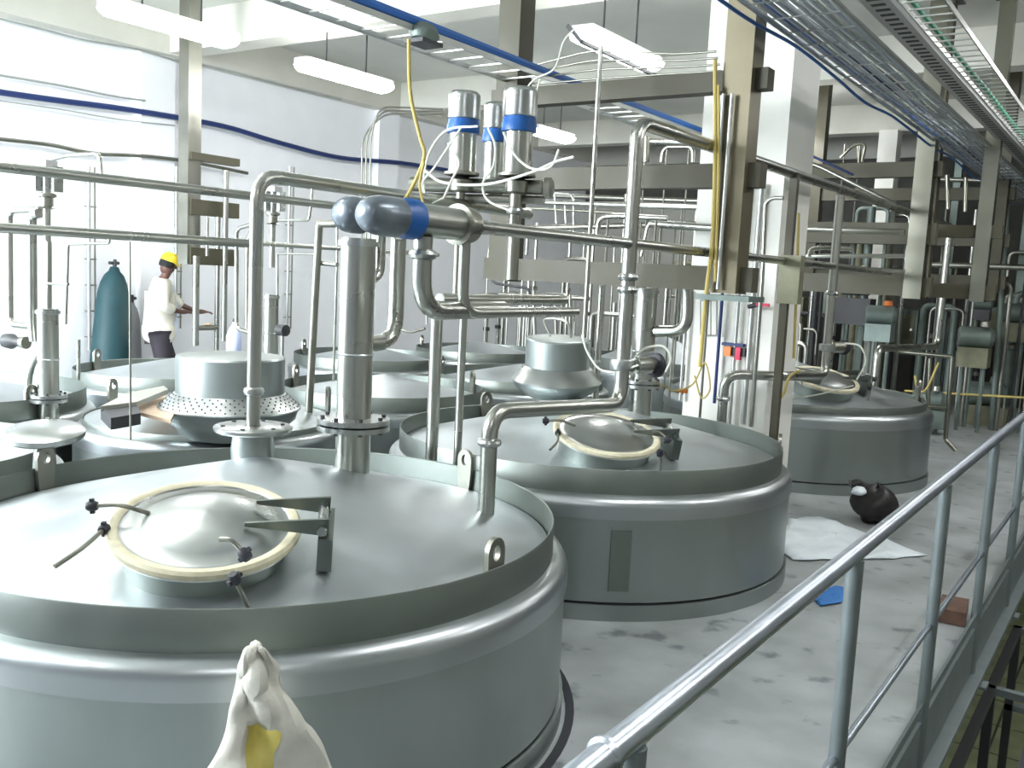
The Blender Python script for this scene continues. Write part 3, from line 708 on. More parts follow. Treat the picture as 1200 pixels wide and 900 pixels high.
# sack in the foreground
def sack():
    base = V(-1.50, 1.20, 0)
    vd_ = (base-CAM); vd_.z = 0; vd_.normalize(); rt = V(vd_.y, -vd_.x, 0)        # across and along the line of view
    dep = 1.9
    def P(u, v, d=0):                                  # measured silhouette carried to the plane of the sack
        r_ = RC @ Vector(((u-CX)/F, (v-CY)/F, 1)); h = Vector((r_.x, r_.y, 0)).dot(vd_)
        return CAM + r_*((dep+d)/h)
    L = [(290,760),(288,775),(284,792),(278,810),(272,830),(263,855),(252,880),(240,905),(228,935),(215,980),(205,1060),(200,1150),(205,1250)]
    Rr = [(309,758),(318,768),(326,784),(330,806),(342,818),(352,834),(357,850),(378,868),(392,890),(404,925),(418,980),(430,1060),(436,1150),(430,1250)]
    n = 13; m_ = 18; v = []; f = []
    def samp(A, t):
        x = t*(len(A)-1); i = min(int(x), len(A)-2); k = x-i; return (A[i][0]*(1-k)+A[i+1][0]*k, A[i][1]*(1-k)+A[i+1][1]*k)
    N = 26
    for j in range(N+1):
        t_ = j/N; a = P(*samp(L, t_)); b_ = P(*samp(Rr, t_)); c = (a+b_)/2; hw = (b_-a)/2; w_ = hw.length
        for i in range(m_):
            an = 2*PI*i/m_; dpt = min(.11, w_*.55)*(.35+.65*t_)
            cr = .022*math.sin(7*an+t_*11)+.020*math.sin(13*t_+3*an)+.012*math.sin(29*t_-5*an)
            v.append(c+hw*math.cos(an)+vd_*(-(dpt+cr)*math.sin(an))+V(0,0,.0))
    for j in range(N):
        for i in range(m_): i2 = (i+1)%m_; f.append((j*m_+i, j*m_+i2, (j+1)*m_+i2, (j+1)*m_+i))
    f.append(tuple(range(m_))); f.append(tuple(N*m_+i for i in range(m_)))
    zmin = min(p.z for p in v)
    for p in v:
        if p.z < .45: p.z = .45*(p.z-zmin)/(.45-zmin)+.0
    t = thing('plastic_sack', 'crumpled white woven sack standing upright in the foreground', 'sack', (v[0].x, v[0].y, 0))
    o = G().add(v, f).build('sack_body', SACK, t, sharp=50)
    s = o.modifiers.new('s', 'SUBSURF'); s.levels = 1; s.render_levels = 1
    tx = bpy.data.textures.new('crumple', 'VORONOI'); tx.noise_scale = .14
    d = o.modifiers.new('d', 'DISPLACE'); d.texture = tx; d.strength = .035; d.mid_level = .5
    # yellow print: a patch carried just on the front surface
    g = G(); k = 10; vv = []; ff = []
    for a in range(k+1):
        for b_ in range(k+1):
            u = 291+(a/k)*(42-14*b_/k)-3*b_/k+1.5*math.sin(a*1.9+b_); w2 = 884+b_/k*62+2*math.sin(a*1.3); vv.append(P(u, w2, -.135))
    for a in range(k):
        for b_ in range(k): i = a*(k+1)+b_; ff.append((i, i+1, i+k+2, i+k+1))
    pr = g.add(vv, ff).build('yellow_print', SACKY, t)
    sw = pr.modifiers.new('w', 'SHRINKWRAP'); sw.target = o; sw.offset = .002; sw.wrap_method = 'PROJECT'; sw.use_negative_direction = True; sw.use_positive_direction = True
    sw.wrap_mode = 'ABOVE_SURFACE'
sack()

# ------------------------------------------------------------ gas cylinder and the man
q = at(140, 474, 'z', 0)
cb_ = V(-9.55, 6.02, 0)
top = V(-9.78, 6.26, 1.50)
def gas(label, base, top, r, m):
    t = thing('gas_cylinder', label, 'gas cylinder', base); a = (top-base); L = a.length
    G().lathe([(r*1.0,0),(r*1.05,.03),(r*.92,L*.5),(r*.80,L*.80),(r*.68,L*.88),(r*.5,L*.94),(r*.3,L*.97),(r*.22,L)], base, a, 28).build('body', m, t)
    G().lathe([(.02,L),(.024,L+.05),(.018,L+.09)], base, a, 10).build('valve', DARK, t)
    G().cyl(base+a*((L+.05)/L)-V(0,.07,0), base+a*((L+.05)/L)+V(0,.05,0), .018, 8).build('valve_handle', DARK, t)
    return t
gas('teal gas cylinder leaning on the white wall left of the man', cb_, top, .21, TEAL)
gas('grey cylinder shape standing between the teal one and the man', V(-9.80,6.50,0), V(-9.84,6.52,1.1), .11, mat('plain_grey', (.30,.31,.33), .5))  # plain grey upright form filling the grey area beside the teal cylinder

def skin_obj(name, pts, edges, m, parent, root=0, levels=2):
    me = bpy.data.meshes.new(name); org = parent_origin(parent)
    me.from_pydata([Vector(p[0])-org for p in pts], edges, []); me.update(); me.materials.append(m)
    o = bpy.data.objects.new(name, me); C.objects.link(o); o.parent = parent
    s = o.modifiers.new('skin', 'SKIN'); s.use_smooth_shade = True
    for i, p in enumerate(pts):
        r = p[1]; r = (r, r) if not isinstance(r, tuple) else r
        me.skin_vertices[0].data[i].radius = r
    me.skin_vertices[0].data[root].use_root = True
    b = o.modifiers.new('sub', 'SUBSURF'); b.levels = levels; b.render_levels = levels
    return o
def man():
    B = V(-9.42, 6.58, 0); fd = V(.50,.866,0).normalized(); rt = V(fd.y,-fd.x,0)
    def W(x, y, z): return B+rt*x+fd*y+V(0,0,z)         # x to his right, y forward
    t = thing('person', 'man in cream shirt and yellow helmet working a valve at wall', 'person', B)
    # skeleton: right arm bent across the waist, left arm stretched forward to a valve
    b = [(W(0,0,.90),.10),(W(0,.0,1.06),.09),(W(0,.01,1.24),.11),(W(0,.03,1.36),.075),(W(0,.06,1.41),.048),(W(0,.095,1.48),.055),(W(0,.105,1.555),.075),(W(0,.10,1.60),.05)]
    e = [(0,1),(1,2),(2,3),(3,4),(4,5),(5,6),(6,7)]
    def arm(s, el, wr, hd, up):
        n = len(b); b.extend([(W(s*.18,.02,1.33),.05),(el,.042),(wr,.027),(hd,.036)]); e.extend([(2,n),(n,n+1),(n+1,n+2),(n+2,n+3)])
        d = (hd-wr).normalized(); side = d.cross(V(0,0,1)).normalized()
        for k in range(4):
            a = hd+side*(.030-.02*k)+d*.03; m1 = a+d*(.035 if k in (0,3) else .042)+V(0,0,-.006); m2 = m1+d*.025+V(0,0,-.02)
            i = len(b); b.extend([(a,.010),(m1,.009),(m2,.008)]); e.extend([(n+3,i),(i,i+1),(i+1,i+2)])
        i = len(b); a = hd+side*(.045*s)-d*.01; b.extend([(a,.011),(a+side*.018*s+d*.04,.009)]); e.extend([(n+3,i),(i,i+1)])
    arm(1, W(.27,.02,1.08), W(.10,.24,1.03), W(.03,.29,1.03), 0)
    arm(-1, W(-.25,.20,1.12), W(-.22,.44,1.02), W(-.22,.53,1.02), 0)
    for s, kx, fy, bend in ((1,.12,-.02,.08),(-1,.10,.16,.10)):
        n = len(b); b.extend([(W(s*.09,0,.86),.088),(W(s*.11,fy*.5+.05,.48),.058),(W(s*.12,fy,.10),.038),(W(s*.125,fy+.10,.04),.034)]); e.extend([(0,n),(n,n+1),(n+1,n+2),(n+2,n+3)])
    body = skin_obj('body', b, e, SKIN, t)
    # shirt: torso, collar and sleeves
    s = [(W(0,.0,.62),(.22,.19)),(W(0,0,.85),(.225,.19)),(W(0,.0,1.06),(.20,.175)),(W(0,.01,1.24),(.225,.18)),(W(0,.035,1.40),(.115,.10)),
         (W(.20,.02,1.32),.095),(W(.27,.02,1.10),.078),(W(.17,.15,1.05),.062), (W(-.20,.04,1.32),.095),(W(-.25,.19,1.14),.078),(W(-.235,.30,1.07),.065)]
    se = [(0,1),(1,2),(2,3),(3,4),(3,5),(5,6),(6,7),(3,8),(8,9),(9,10)]
    skin_obj('shirt', s, se, SHIRT, t, 2)
    # pale shirt panel between the open front
    pts = [W(-.05,.15,1.32), W(.05,.15,1.32), W(.07,.185,1.06), W(.07,.18,.78), W(-.06,.18,.76), W(-.06,.185,1.06)]
    G().add([p+fd*.012 for p in pts]+[p-fd*.02 for p in pts], [(0,1,2,5),(5,2,3,4),(6,11,8,7),(11,10,9,8),(0,6,7,1),(1,7,8,2),(2,8,9,3),(3,9,10,4),(4,10,11,5),(5,11,6,0)]).build('undershirt', TEE, t, sharp=60)
    tr = [(W(0,0,.86),.15),(W(.09,0,.76),.125),(W(.11,.04,.46),.095),(W(.12,-.02,.04),.075),(W(-.09,0,.76),.125),(W(-.11,.13,.46),.095),(W(-.12,.16,.04),.075)]
    skin_obj('trousers', tr, [(0,1),(1,2),(2,3),(0,4),(4,5),(5,6)], TROU, t)
    for s_, fy in ((1,-.02),(-1,.16)):
        c = W(s_*.125, fy+.05, 0); g = G(); 
        g.add([c+rt*(.045*math.cos(a))*(1.0)+fd*(.13*math.sin(a))+V(0,0,z) for z, a in [(0,2*PI*k/14) for k in range(14)]]+
              [c+rt*(.040*math.cos(a))+fd*(.115*math.sin(a)-.01)+V(0,0,.05) for a in [2*PI*k/14 for k in range(14)]]+
              [c+rt*(.030*math.cos(a))+fd*(.05*math.sin(a)-.05)+V(0,0,.10) for a in [2*PI*k/14 for k in range(14)]],
              [(k,(k+1)%14,14+(k+1)%14,14+k) for k in range(14)]+[(14+k,14+(k+1)%14,28+(k+1)%14,28+k) for k in range(14)]+[tuple(range(14)),tuple(range(28,42))]).build('shoe', SHOE, t, sharp=60)
    # face, hair, helmet
    hc = W(0,.105,1.565); fn = (fd+V(0,0,-.35)).normalized(); up = (V(0,0,1)-fn*fn.z).normalized()
    G().lathe([(0 if i in (0,10) else .083*math.sin(PI*i/10)**.8, -.118*math.cos(PI*i/10)) for i in range(11)], hc-up*.01, up, 20, close=False).build('head', SKIN, body)
    G().lathe([(.0,-.02),(.014,-.008),(.010,.012),(0,.022)], hc+fn*.088-up*.01, up, 8).build('nose', SKIN, body)
    for s_ in (-1, 1):
        G().lathe([(0,-.006),(.010,0),(0,.006)], hc+fn*.080+rt*(.030*s_)+up*.015, fn, 8).build('eye', PILL, body)
        G().lathe([(0,-.008),(.022,-.004),(.022,.004),(0,.008)], hc+rt*(.082*s_)-fn*.005, rt, 10).build('ear', SKIN, body)
    G().box(hc+fn*.080-up*.048, (.04,.01,.008), axes=(rt, fn, up)).build('mouth', HAIR, body)
    G().lathe([(.086,-.045),(.092,-.01),(.088,.03)], hc-fn*.012, up, 20, close=False).build('hair', HAIR, t)
    hm = G().lathe([(.104,.030),(.108,.036),(.105,.07),(.088,.105),(.055,.130),(0,.140)], hc, up, 28, close=False); h = hm.build('helmet', HAT, t)
    v = []; f = []
    for k in range(9):
        a = math.radians(-70+140*k/8); d = fn*math.cos(a)+rt*math.sin(a); v += [hc+d*.10+up*.034, hc+d*(.10+.055*math.cos(a)**.5)+up*.022, hc+d*(.10+.055*math.cos(a)**.5)+up*.026, hc+d*.10+up*.042]
    for k in range(8):
        for q_ in range(4): f.append((k*4+q_, k*4+(q_+1)%4, (k+1)*4+(q_+1)%4, (k+1)*4+q_))
    G().add(v, f).build('helmet_peak', HAT, h)
man()
# hand valve the man works, and its pipes
q = at(250, 384, 'y', 7.2)
pipe('vertical wall pipe with hand valve right of the man', [V(q.x,7.25,.1), V(q.x,7.25,2.2)], .028, m=PIPE)
t = thing('hand_valve', 'small hand valve the man is turning', 'valve', q)
G().cyl(q-V(.0,.22,.0), q+V(0,.06,0), .03, 14).build('valve_body', DPIPE, t)
G().lathe([(.02,.0),(.055,.01),(.055,.02),(.02,.03)], q+V(0,-.08,.03), (0,0,1), 16).build('hand_wheel', TAN, t)
u, v = 230, 350
for (u, r, lb, v0_, v1_) in ((230,.035,'wall pipe dropping from lower bracket beside the man',300,405),(243,.018,'thin wall pipe between the two bracket arms',255,300),(265,.030,'wall pipe right of the hand valve',200,400),(278,.018,'thin wall pipe reaching the pale bottle',300,400)):
    a = at(u, v0_, 'x', -8.3); b_ = at(u, v1_, 'x', -8.3); pipe(lb, [a, V(a.x, a.y, b_.z)], r, m=PIPE)
q = at(272, 412, 'z', 1.0)
t = thing('pale_bottle', 'pale blue bottle with cone top behind the perforated hood', 'bottle', at(274,408,'x',-7.5))
p = at(274,408,'x',-7.5); G().lathe([(.07,-.05),(.075,-.04),(.075,.12),(.05,.19),(.015,.24),(.015,.27)], p, (0,0,1), 20).build('body', CANW, t)
G().lathe([(.018,.26),(.018,.29)], p, (0,0,1), 12).build('cap', DARK, t)
# actuated valve stack at the far left (two copies)
def stack(lb, c, s, vtop):
    """multi-part valve head with side loops standing above a slim column; c = column base, s = scale, vtop = top height"""
    t = thing('valve_stack', lb, 'valve assembly', V(c.x, c.y, vtop-.75*s))
    z = vtop
    G().cyl((c.x,c.y,z-.80*s), (c.x,c.y,z-.36*s), .030*s, 16).build('stem', PIPE, t)
    G().lathe([(.05*s,z-.36*s),(.07*s,z-.355*s),(.05*s,z-.34*s),(.05*s,z-.27*s),(.075*s,z-.26*s),(.075*s,z-.24*s),(.045*s,z-.23*s)], (c.x,c.y,0), seg=24).build('valve_body', DPIPE, t)
    G().box((c.x-.05*s,c.y-.045*s,z-.12*s), (.08*s,.08*s,.20*s)).build('actuator_box', STEEL, t)
    G().box((c.x+.05*s,c.y+.05*s,z-.12*s), (.08*s,.08*s,.20*s)).build('actuator_box', STEEL, t)
    G().lathe([(.03*s,z-.24*s),(.035*s,z-.1*s),(.03*s,z)], (c.x,c.y,0), seg=16).build('piston', STEEL, t)
    G().box((c.x,c.y,z-.0*s), (.16*s,.10*s,.05*s)).build('cap', LAMPH, t)
    return t
vt = at(55, 192, 'y', c57.y).z
stack('valve assembly with twin box heads at far left wall', c57, .75, vt)
vt2 = at(316, 222, 'y', c316.y).z
stack('valve assembly with twin heads behind the riser pipe', c316, .80, vt2)
yy = c57.y
def loop(lb, uv, y, r, b=None, m=PIPE, clamps=()):
    return pipe(lb, [at(u, v, 'y', y) for u, v in uv], r, b, m=m)
loop('outer U-shaped loop pipe at the left edge', [(48,245),(11,247),(12,380),(50,384)], yy+.1, .020, .06)
loop('second vertical pipe inside the left-edge loop', [(46,250),(37,252),(38,380),(40,400)], yy+.02, .030, .05)
loop('thin stem pipe on the far-left valve assembly', [(57,283),(57,362)], yy-.02, .018)
loop('top outlet pipe of far-left valve bending down', [(60,187),(78,182),(116,180),(119,206)], yy+.3, .014, .04)
loop('small tee pipe right of far-left valve with drop leg', [(128,272),(128,285),(80,286),(77,380)], yy+.25, .009, .02)
loop('short handle bar on the far-left column', [(48,332),(80,333)], yy-.05, .008)
loop('curved drain pipe left of the far-left column', [(47,410),(36,430),(33,450),(34,480)], yy+.06, .022, .05)
t = thing('check_valve', 'dark round valve head at the left edge of frame', 'valve', at(14,400,'y',yy)); p = at(14,400,'y',yy)
G().lathe([(.02,-.07),(.045,-.06),(.05,0),(.03,.03),(.03,.10)], p, (1,.2,0), 18).build('valve_body', DARK, t)
G().lathe([(.036,.09),(.04,.13)], p, (1,.2,0), 16).build('collar', DPIPE, t)
loop('thin post left of the teal cylinder with side arm', [(92,398),(92,515)], 3.9, .014)
loop('thin vertical stay wire left of the man', [(152,283),(153,515)], 2.6, .005, m=DPIPE)
loop('small loop pipe left of riser behind it', [(300,262),(277,268),(277,385),(300,392)], c316.y+.1, .018, .07)
loop('wide inner leg beside the small loop pipe', [(296,270),(290,285),(290,385)], c316.y+.05, .026, .05, m=DPIPE)
loop('thin outlet pipe over the riser-hidden valve', [(322,216),(366,217),(365,235),(362,258),(322,258)], c316.y+.2, .012, .03)
loop('thin drop leg right of riser-hidden valve', [(372,298),(325,297),(325,420)], c316.y+.2, .010, .02)
loop('leaning square-cornered post pipe behind the thick column', [(410,262),(374,262),(370,330),(361,500)], 4.35, .026, .015, m=DPIPE)
loop('short side spur pipe on the leaning post', [(373,308),(395,310)], 4.38, .016)
loop('thin pipe between leaning post and thick column', [(395,255),(395,300),(390,470)], 5.4, .010)
t = thing('check_valve', 'dark knob valve low right of hidden slim column', 'valve', at(331,387,'y',5.0)); p = at(331,387,'y',5.0)
G().lathe([(.02,-.05),(.045,-.04),(.045,.04),(.02,.05)], p, (1,0,0), 14).build('valve_body', DARK, t); G().cyl(p, p+V(0,0,-.28), .014, 8).build('stem', PIPE, t)
# conduit bundle above the actuators (left of cluster), down from ceiling line
for k in range(3):
    loop(('left','middle','right')[k]+' of three thin conduits bending behind the actuator cluster', [(520,136-4*k),(450-3*k,133-4*k),(424+5*k,160),(424+5*k,330)], 9.2, .012, .18, m=DPIPE)

# tan board and cover plates by the man
b1 = [at(u,v,'z',.78) for u,v in ((98,486),(152,460),(196,474),(182,488))]
def slab(name, P, th, m, label, cat):
    n = len(P); return tag(G().add([p for p in P]+[p-V(0,0,th) for p in P], [tuple(range(n)), tuple(range(n,2*n))[::-1]]+[(i,(i+1)%n,n+(i+1)%n,n+i) for i in range(n)]).build(name, m, smooth=False), label, cat)
slab('wooden_board', [at(u,v,'z',.80) for u,v in ((152,480),(168,466),(215,462),(200,492))], .02, TAN, 'tan board laid across the wall-side tank', 'board')
slab('cover_plate', [at(u,v,'z',.86) for u,v in ((118,476),(150,460),(192,452),(197,456),(160,471))], .03, FARL, 'pale tilted cover plate in front of the man', 'plate')
slab('cover_plate', [at(u,v,'z',.84) for u,v in ((118,478),(160,473),(165,484),(130,490))], .06, DARK, 'dark box edge under the pale cover plate', 'plate')

# ------------------------------------------------------------ hoses, loose cables
def hose(lb, uv, y, r, m=WHITEC, dy=0.): return cable(lb, [at(u, v, 'y', y+dy*i/len(uv)) for i, (u, v) in enumerate(uv)], r, m, name='hose', cat='hose', n=6)
hose('white air hose arcing from left upright actuator down to manifold', [(560,148),(525,152),(505,175),(497,205),(498,235)], 3.6, .0055)
hose('white air hose looping right under the cluster', [(498,200),(520,214),(570,216),(620,203),(650,190),(672,184)], 3.55, .0065)
hose('white air hose hanging from the middle actuator', [(572,150),(580,170),(578,195),(566,215),(572,235),(600,248)], 3.6, .0055)
hose('white air hose from right actuator sagging to the rack', [(590,155),(602,180),(622,197),(645,196),(655,175)], 3.55, .0055)
hose('thin hose crossing in front of the actuator barrels', [(525,168),(538,190),(530,210),(520,232)], 3.5, .0055)
hose('thin hose curling left over the dark actuator head', [(540,150),(510,195),(495,215),(500,238),(520,232)], 3.45, .005)
hose('white tube rising from right actuator to the lamp bracket', [(622,125),(618,105),(628,92),(650,80),(660,50),(672,35)], 4.2, .005)
hose('long pale tube drooping from ladder end to the cluster', [(633,92),(626,118),(620,140),(606,170),(612,190)], 4.2, .004)
hose('yellow cable dropping from upper left ladder to the actuators', [(479,46),(481,110),(492,160),(497,185),(480,225),(462,250)], 3.1, .008, YELC)
hose('second thin yellow cable joining at the smoky heads', [(497,190),(492,215),(496,240)], 3.0, .006, YELC)
hose('white hose from hood rim to the middle valve', [(682,392),(688,412),(702,432),(722,436),(748,428)], 4.0, .005)
hose('white hose looping over the middle valve actuator', [(745,418),(757,408),(777,406),(786,420),(780,436)], 4.1, .006)
hose('yellow twisted wire from middle valve to the pillar', [(772,448),(790,458),(812,450),(826,425),(832,455),(822,466),(814,440)], 5.6, .006, YELC)
hose('yellow cable bundle down the nearest rack post', [(838,70),(838,180),(835,280),(828,340),(820,430)], 4.86, .012, YELC)
hose('second yellow conduit beside it on the rack post', [(842,100),(842,200),(838,330)], 4.86, .008, YELC)
hose('white hose curling from far tank valve to its lid', [(990,402),(1008,406),(1014,425),(1004,445)], 7.0, .006)
hose('white hose from far lid trailing left', [(1000,452),(960,462),(915,468),(880,465)], 7.2, .006)
hose('yellow hose bent beside the far tank post', [(938,434),(925,442),(918,462),(905,474)], 6.4, .010, YELC)
hose('yellow cable down the pillar right side', [(936,250),(934,320),(930,420)], 6.35, .010, YELC)
hose('yellow wire at the distant bent pipe', [(1072,440),(1076,458),(1086,455),(1100,425)], 9.8, .010, YELC)

# conduits on nearest rack post front
for k, u in enumerate((848, 858)):
    a = at(u, 110, 'y', 4.87); pipe(('left','right')[k]+' grey conduit strapped on the nearest rack post', [a, V(a.x, 4.87, 1.62)], .011, m=TRAY, name='conduit', cat='conduit')
t = thing('bracket', 'small flat bracket plate at the foot of nearest rack post', 'bracket', (-1.98,4.98,1.56)); G().box((-1.95,4.95,1.575), (.30,.24,.03)).build('plate', MACHG, t, smooth=False)
# lamp bracket frame near top centre lamp
# pillar fittings
def pf(u, v): return at(u, v, 'y', py0-.05)
for k, (u, v0_, v1_, r, m, lb) in enumerate(((857,205,475,.012,NAVY,'dark conduit at left of pillar face'),(876,215,500,.014,TRAY,'grey conduit at pillar centre'),(893,215,500,.020,TRAY,'pale conduit near the pillar corner'),(806,340,470,.012,TRAY,'thin conduit at pillar left edge'))):
    a = pf(u, v0_); b_ = pf(u, v1_); pipe(lb, [V(a.x,a.y,b_.z), a], r, m=m, name='conduit', cat='conduit')
loop('bent pipe hung on the pillar right part', [(918,232),(905,232),(897,238),(893,330),(880,500)], 6.2, .014, .04)
t = thing('wiring_terminal', 'orange and black wiring terminal on the pillar face', 'terminal', pf(862,412)); p = pf(862,412)
G().box(p, (.16,.06,.055)).build('body', DARK, t)
G().box(p+V(-.045,-.03,-.0), (.05,.04,.07)).build('connector', ORANGE, t); G().box(p+V(.035,-.03,-.01), (.035,.04,.09)).build('connector', RED, t)
G().box(p+V(-.02,0,.05), (.16,.05,.02)).build('bracket', NAVY, t)
t = thing('lever_valve', 'red lever handle on the pillar conduit', 'handle', pf(893,357)); p = pf(893,357)
G().box(p+V(.02,-.04,0), (.09,.02,.022)).build('lever', RED, t); G().cyl(p+V(-.09,-.02,-.02), p+V(-.02,-.03,0), .016, 10).build('stem', DARK, t)
t = thing('wire_cage', 'small wire cage frame hanging on the pillar left part', 'cage', pf(831,350))
for (a, b_) in (((821,352),(840,352)),((840,352),(840,393)),((840,393),(821,393)),((821,393),(821,352)),((833,352),(833,393))): G().cyl(pf(*a), pf(*b_), .004, 6).build('wire', DPIPE, t)
t = thing('limit_switch', 'blue limit switch box on pillar above the pipes', 'switch', pf(873,214)); p = pf(873,214)
G().box(p, (.09,.07,.07)).build('box', BLUE, t, smooth=False); G().cyl(p, p+V(0,0,-.22), .014, 8).build('stem', PIPE, t)
t = thing('orange_plug', 'small orange plug hanging left of the pillar', 'plug', at(800,458,'y',5.7)); G().box(at(800,458,'y',5.7), (.06,.03,.025)).build('body', ORANGE, t)
t = thing('far_post', 'dull vertical post standing right of the pillar by the far tank', 'post', (0,0,0)); p = at(928,250,'y',6.25); t.location = (p.x,6.25,0)
G().box((p.x,6.25,1.2), (.05,.05,2.4)).build('upright', BEAM, t, smooth=False); G().box((p.x+.03,6.25,1.7), (.14,.09,.32)).build('box', MACH, t, smooth=False)

# ------------------------------------------------------------ background piping (behind the racks): each run is a thing
rb = random.Random(11)
bk = [ # (label, uv list, y, r, mat)
 ('long background pipe under the middle rack beam', [(600,236),(840,244)], 7.4, .022, PIPE),
 ('thin bright background pipe below it', [(600,243),(735,250)], 8.2, .012, SHINY),
 ('pale background pipe near the lower rack beam', [(600,268),(830,262)], 9.2, .030, DPIPE),
 ('background elbow pipe right of the swan neck', [(700,275),(702,255),(720,253),(782,256)], 6.1, .020, PIPE),
 ('horizontal background pipe ending at the pillar', [(762,262),(850,268)], 6.3, .030, PIPE),
 ('short curved background pipe by the pillar', [(752,300),(760,262),(775,258)], 6.4, .018, PIPE),
 ('upper background pipe between rack beams', [(610,228),(830,236)], 10.5, .03, DPIPE),
 ('background drop pipe left of swan neck', [(650,228),(652,262)], 8.0, .012, PIPE),
 ('second background drop pipe left of swan neck', [(662,240),(663,262)], 8.0, .010, PIPE),
 ('dark background riser behind the lower beam', [(735,228),(737,310)], 9.0, .035, DPIPE),
 ('framed background pipe at rack left end', [(598,245),(630,226),(672,228),(672,275)], 9.6, .014, PIPE),
 ('background pipe below lower rack beam at left', [(585,345),(690,350)], 8.8, .024, DPIPE),
 ('hooked dark background pipe left of lower beam', [(574,325),(580,332),(620,338),(622,352)], 8.8, .016, DARK),
 ('background vertical pipe behind hood left', [(625,345),(627,400)], 8.0, .020, PIPE),
 ('background vertical pipe behind hood centre', [(650,345),(652,400)], 8.0, .018, DPIPE),
 ('background vertical pipe behind hood right', [(668,345),(668,400)], 8.0, .014, DPIPE),
 ('bright background pipe above top beam right of swan neck', [(742,190),(743,165),(838,168)], 8.4, .030, PIPE),
 ('background loop pipe above the middle beam', [(775,190),(778,172),(812,172),(812,190)], 9.0, .022, PIPE),
 ('white background pipe stub above middle beam', [(758,160),(757,190)], 7.8, .030, SHINY),
 ('thin vertical pipe left of swan neck behind', [(500,380),(500,300)], 7.5, .012, PIPE),
 ('thin background pipe with long bend behind the U bend', [(466,290),(466,385),(480,390),(498,385)], 7.2, .014, DPIPE),
 ('long far horizontal pipe crossing behind the pillar', [(940,268),(1060,272)], 8.4, .026, DPIPE),
 ('blue-tinted far pipe above far beam', [(945,300),(1060,300)], 8.2, .018, PIPE),
 ('rusty far pipe line under the far beam', [(950,312),(1060,318)], 8.8, .020, DPIPE),
 ('far elbow pipe left of far valve pipe', [(948,300),(950,292),(965,290),(1000,292)], 7.6, .018, PIPE),
 ('far horizontal pipe right of hanging column', [(1085,310),(1250,315)], 12.5, .035, DPIPE),
 ('upper far horizontal pipe at right edge', [(1090,210),(1250,214)], 13.0, .03, DPIPE),
 ('far slim riser at right of hanging column', [(1110,205),(1111,245)], 11.5, .024, SHINY),
 ('second far slim riser beside it', [(1132,208),(1131,248)], 11.5, .022, SHINY),
 ('tall thin green-grey pipe at the right side', [(1180,240),(1170,400),(1160,520)], 13.0, .035, MACHG),
 ('far yellow-grey horizontal rail near right edge', [(1060,458),(1200,466)], 12.6, .014, YELC),
 ('distant pipe parallel to the swan-neck run', [(872,165),(960,195),(1050,240)], 8.6, .018, DPIPE),
 ('thin far conduit above the swan-neck run', [(872,150),(915,166),(1000,205)], 8.0, .010, NAVY),
 ('curved hose-like pipe in the far opening', [(985,185),(1000,170),(1015,168),(1010,190)], 13.6, .02, SHINY),
 ('white stub pipe in the far opening', [(1006,168),(1007,190)], 13.8, .03, SHINY),
]
for lb, uv, y, r, m in bk:
    pts = [at(u, v, 'y', y) for u, v in uv]
    if abs(pts[0].x-pts[-1].x) < .12:                      # a riser: carry it down to the deck or up to the roof
        lo = min(pts, key=lambda p: p.z)
        pipe(lb, pts, r, .08, m=m); continue
    t = thing('steel_pipe', lb, 'pipe', min(pts, key=lambda p: p.z))
    G().tube(fillet(pts, .08), r, 12).build('tube', m, t)
    for k in (.15, .85):
        q = pts[0].lerp(pts[-1], k); zz = max(p.z for p in pts) if len(pts) > 2 else q.z
        if any(math.hypot(q.x-tx_, q.y-ty_) < 1.2 for tx_, ty_ in ((-2.75,2.36),(-2.75,4.88),(-2.70,8.60),(-4.95,7.38),(-4.9,10.4),(-6.9,9.4),(-7.0,7.5),(-5.08,5.62))): continue
        G().cyl((q.x,q.y,0), (q.x,q.y,zz), .010, 8).build('support_leg', DPIPE, t)
# lower U bracket stand and dark machines at right background
def machine(lb, u, v, y, s, m, w=1., hh=1., knob=DPIPE):
    p = at(u, v, 'y', y); t = thing('pump_unit', lb, 'machine', (p.x, y, p.z))
    G().box((p.x,y,p.z+.12*s*hh), (.34*s*w,.3*s,.24*s*hh)).build('casing', m, t)
    G().lathe([(.10*s,-.2*s),(.13*s,-.18*s),(.13*s,.15*s),(.09*s,.2*s)], (p.x,y,p.z+.36*s*hh), (1,.2,0), 16).build('motor', MACHG, t)
    G().lathe([(.03*s,0),(.06*s,.02*s),(.05*s,.08*s)], (p.x+.1*s,y-.1*s,p.z+.48*s*hh), (0,0,1), 12).build('knob', knob, t)
    for a in (-1, 1): G().cyl((p.x+a*.12*s, y, 0 if p.x < -.7 else ZL), (p.x+a*.12*s, y, p.z), .022, 8).build('leg', MACHG, t)
    t.location.z = p.z
    return t
machine('squat grey-green pump unit with orange mark under the far beam', 1030, 400, 10.8, .8, MACHG, knob=ORANGE)
machine('olive machine block in the dark area at right', 1140, 430, 12.6, 1.0, MACH)
machine('olive machine higher at the right edge', 1185, 400, 13.6, 1.0, MACH)
machine('small dark machine with orange knob right of hanging column', 1150, 375, 13.0, .55, DARK, knob=ORANGE)
machine('low dark machine behind the far tank', 1085, 500, 12.0, .9, MACHG, 1.4)
machine('low machine near the deck end at right', 1150, 500, 13.5, 1.2, MACH, 1.5)
machine('dark pump between pillar and far valve', 1000, 380, 12.5, 1.0, DARK, 1.3, 1.4)
t = thing('pipe_stand', 'tubular stand frame right of the far tank', 'stand', (0,0,0)); y = 10.3; p = at(1112,520,'y',y); t.location = p
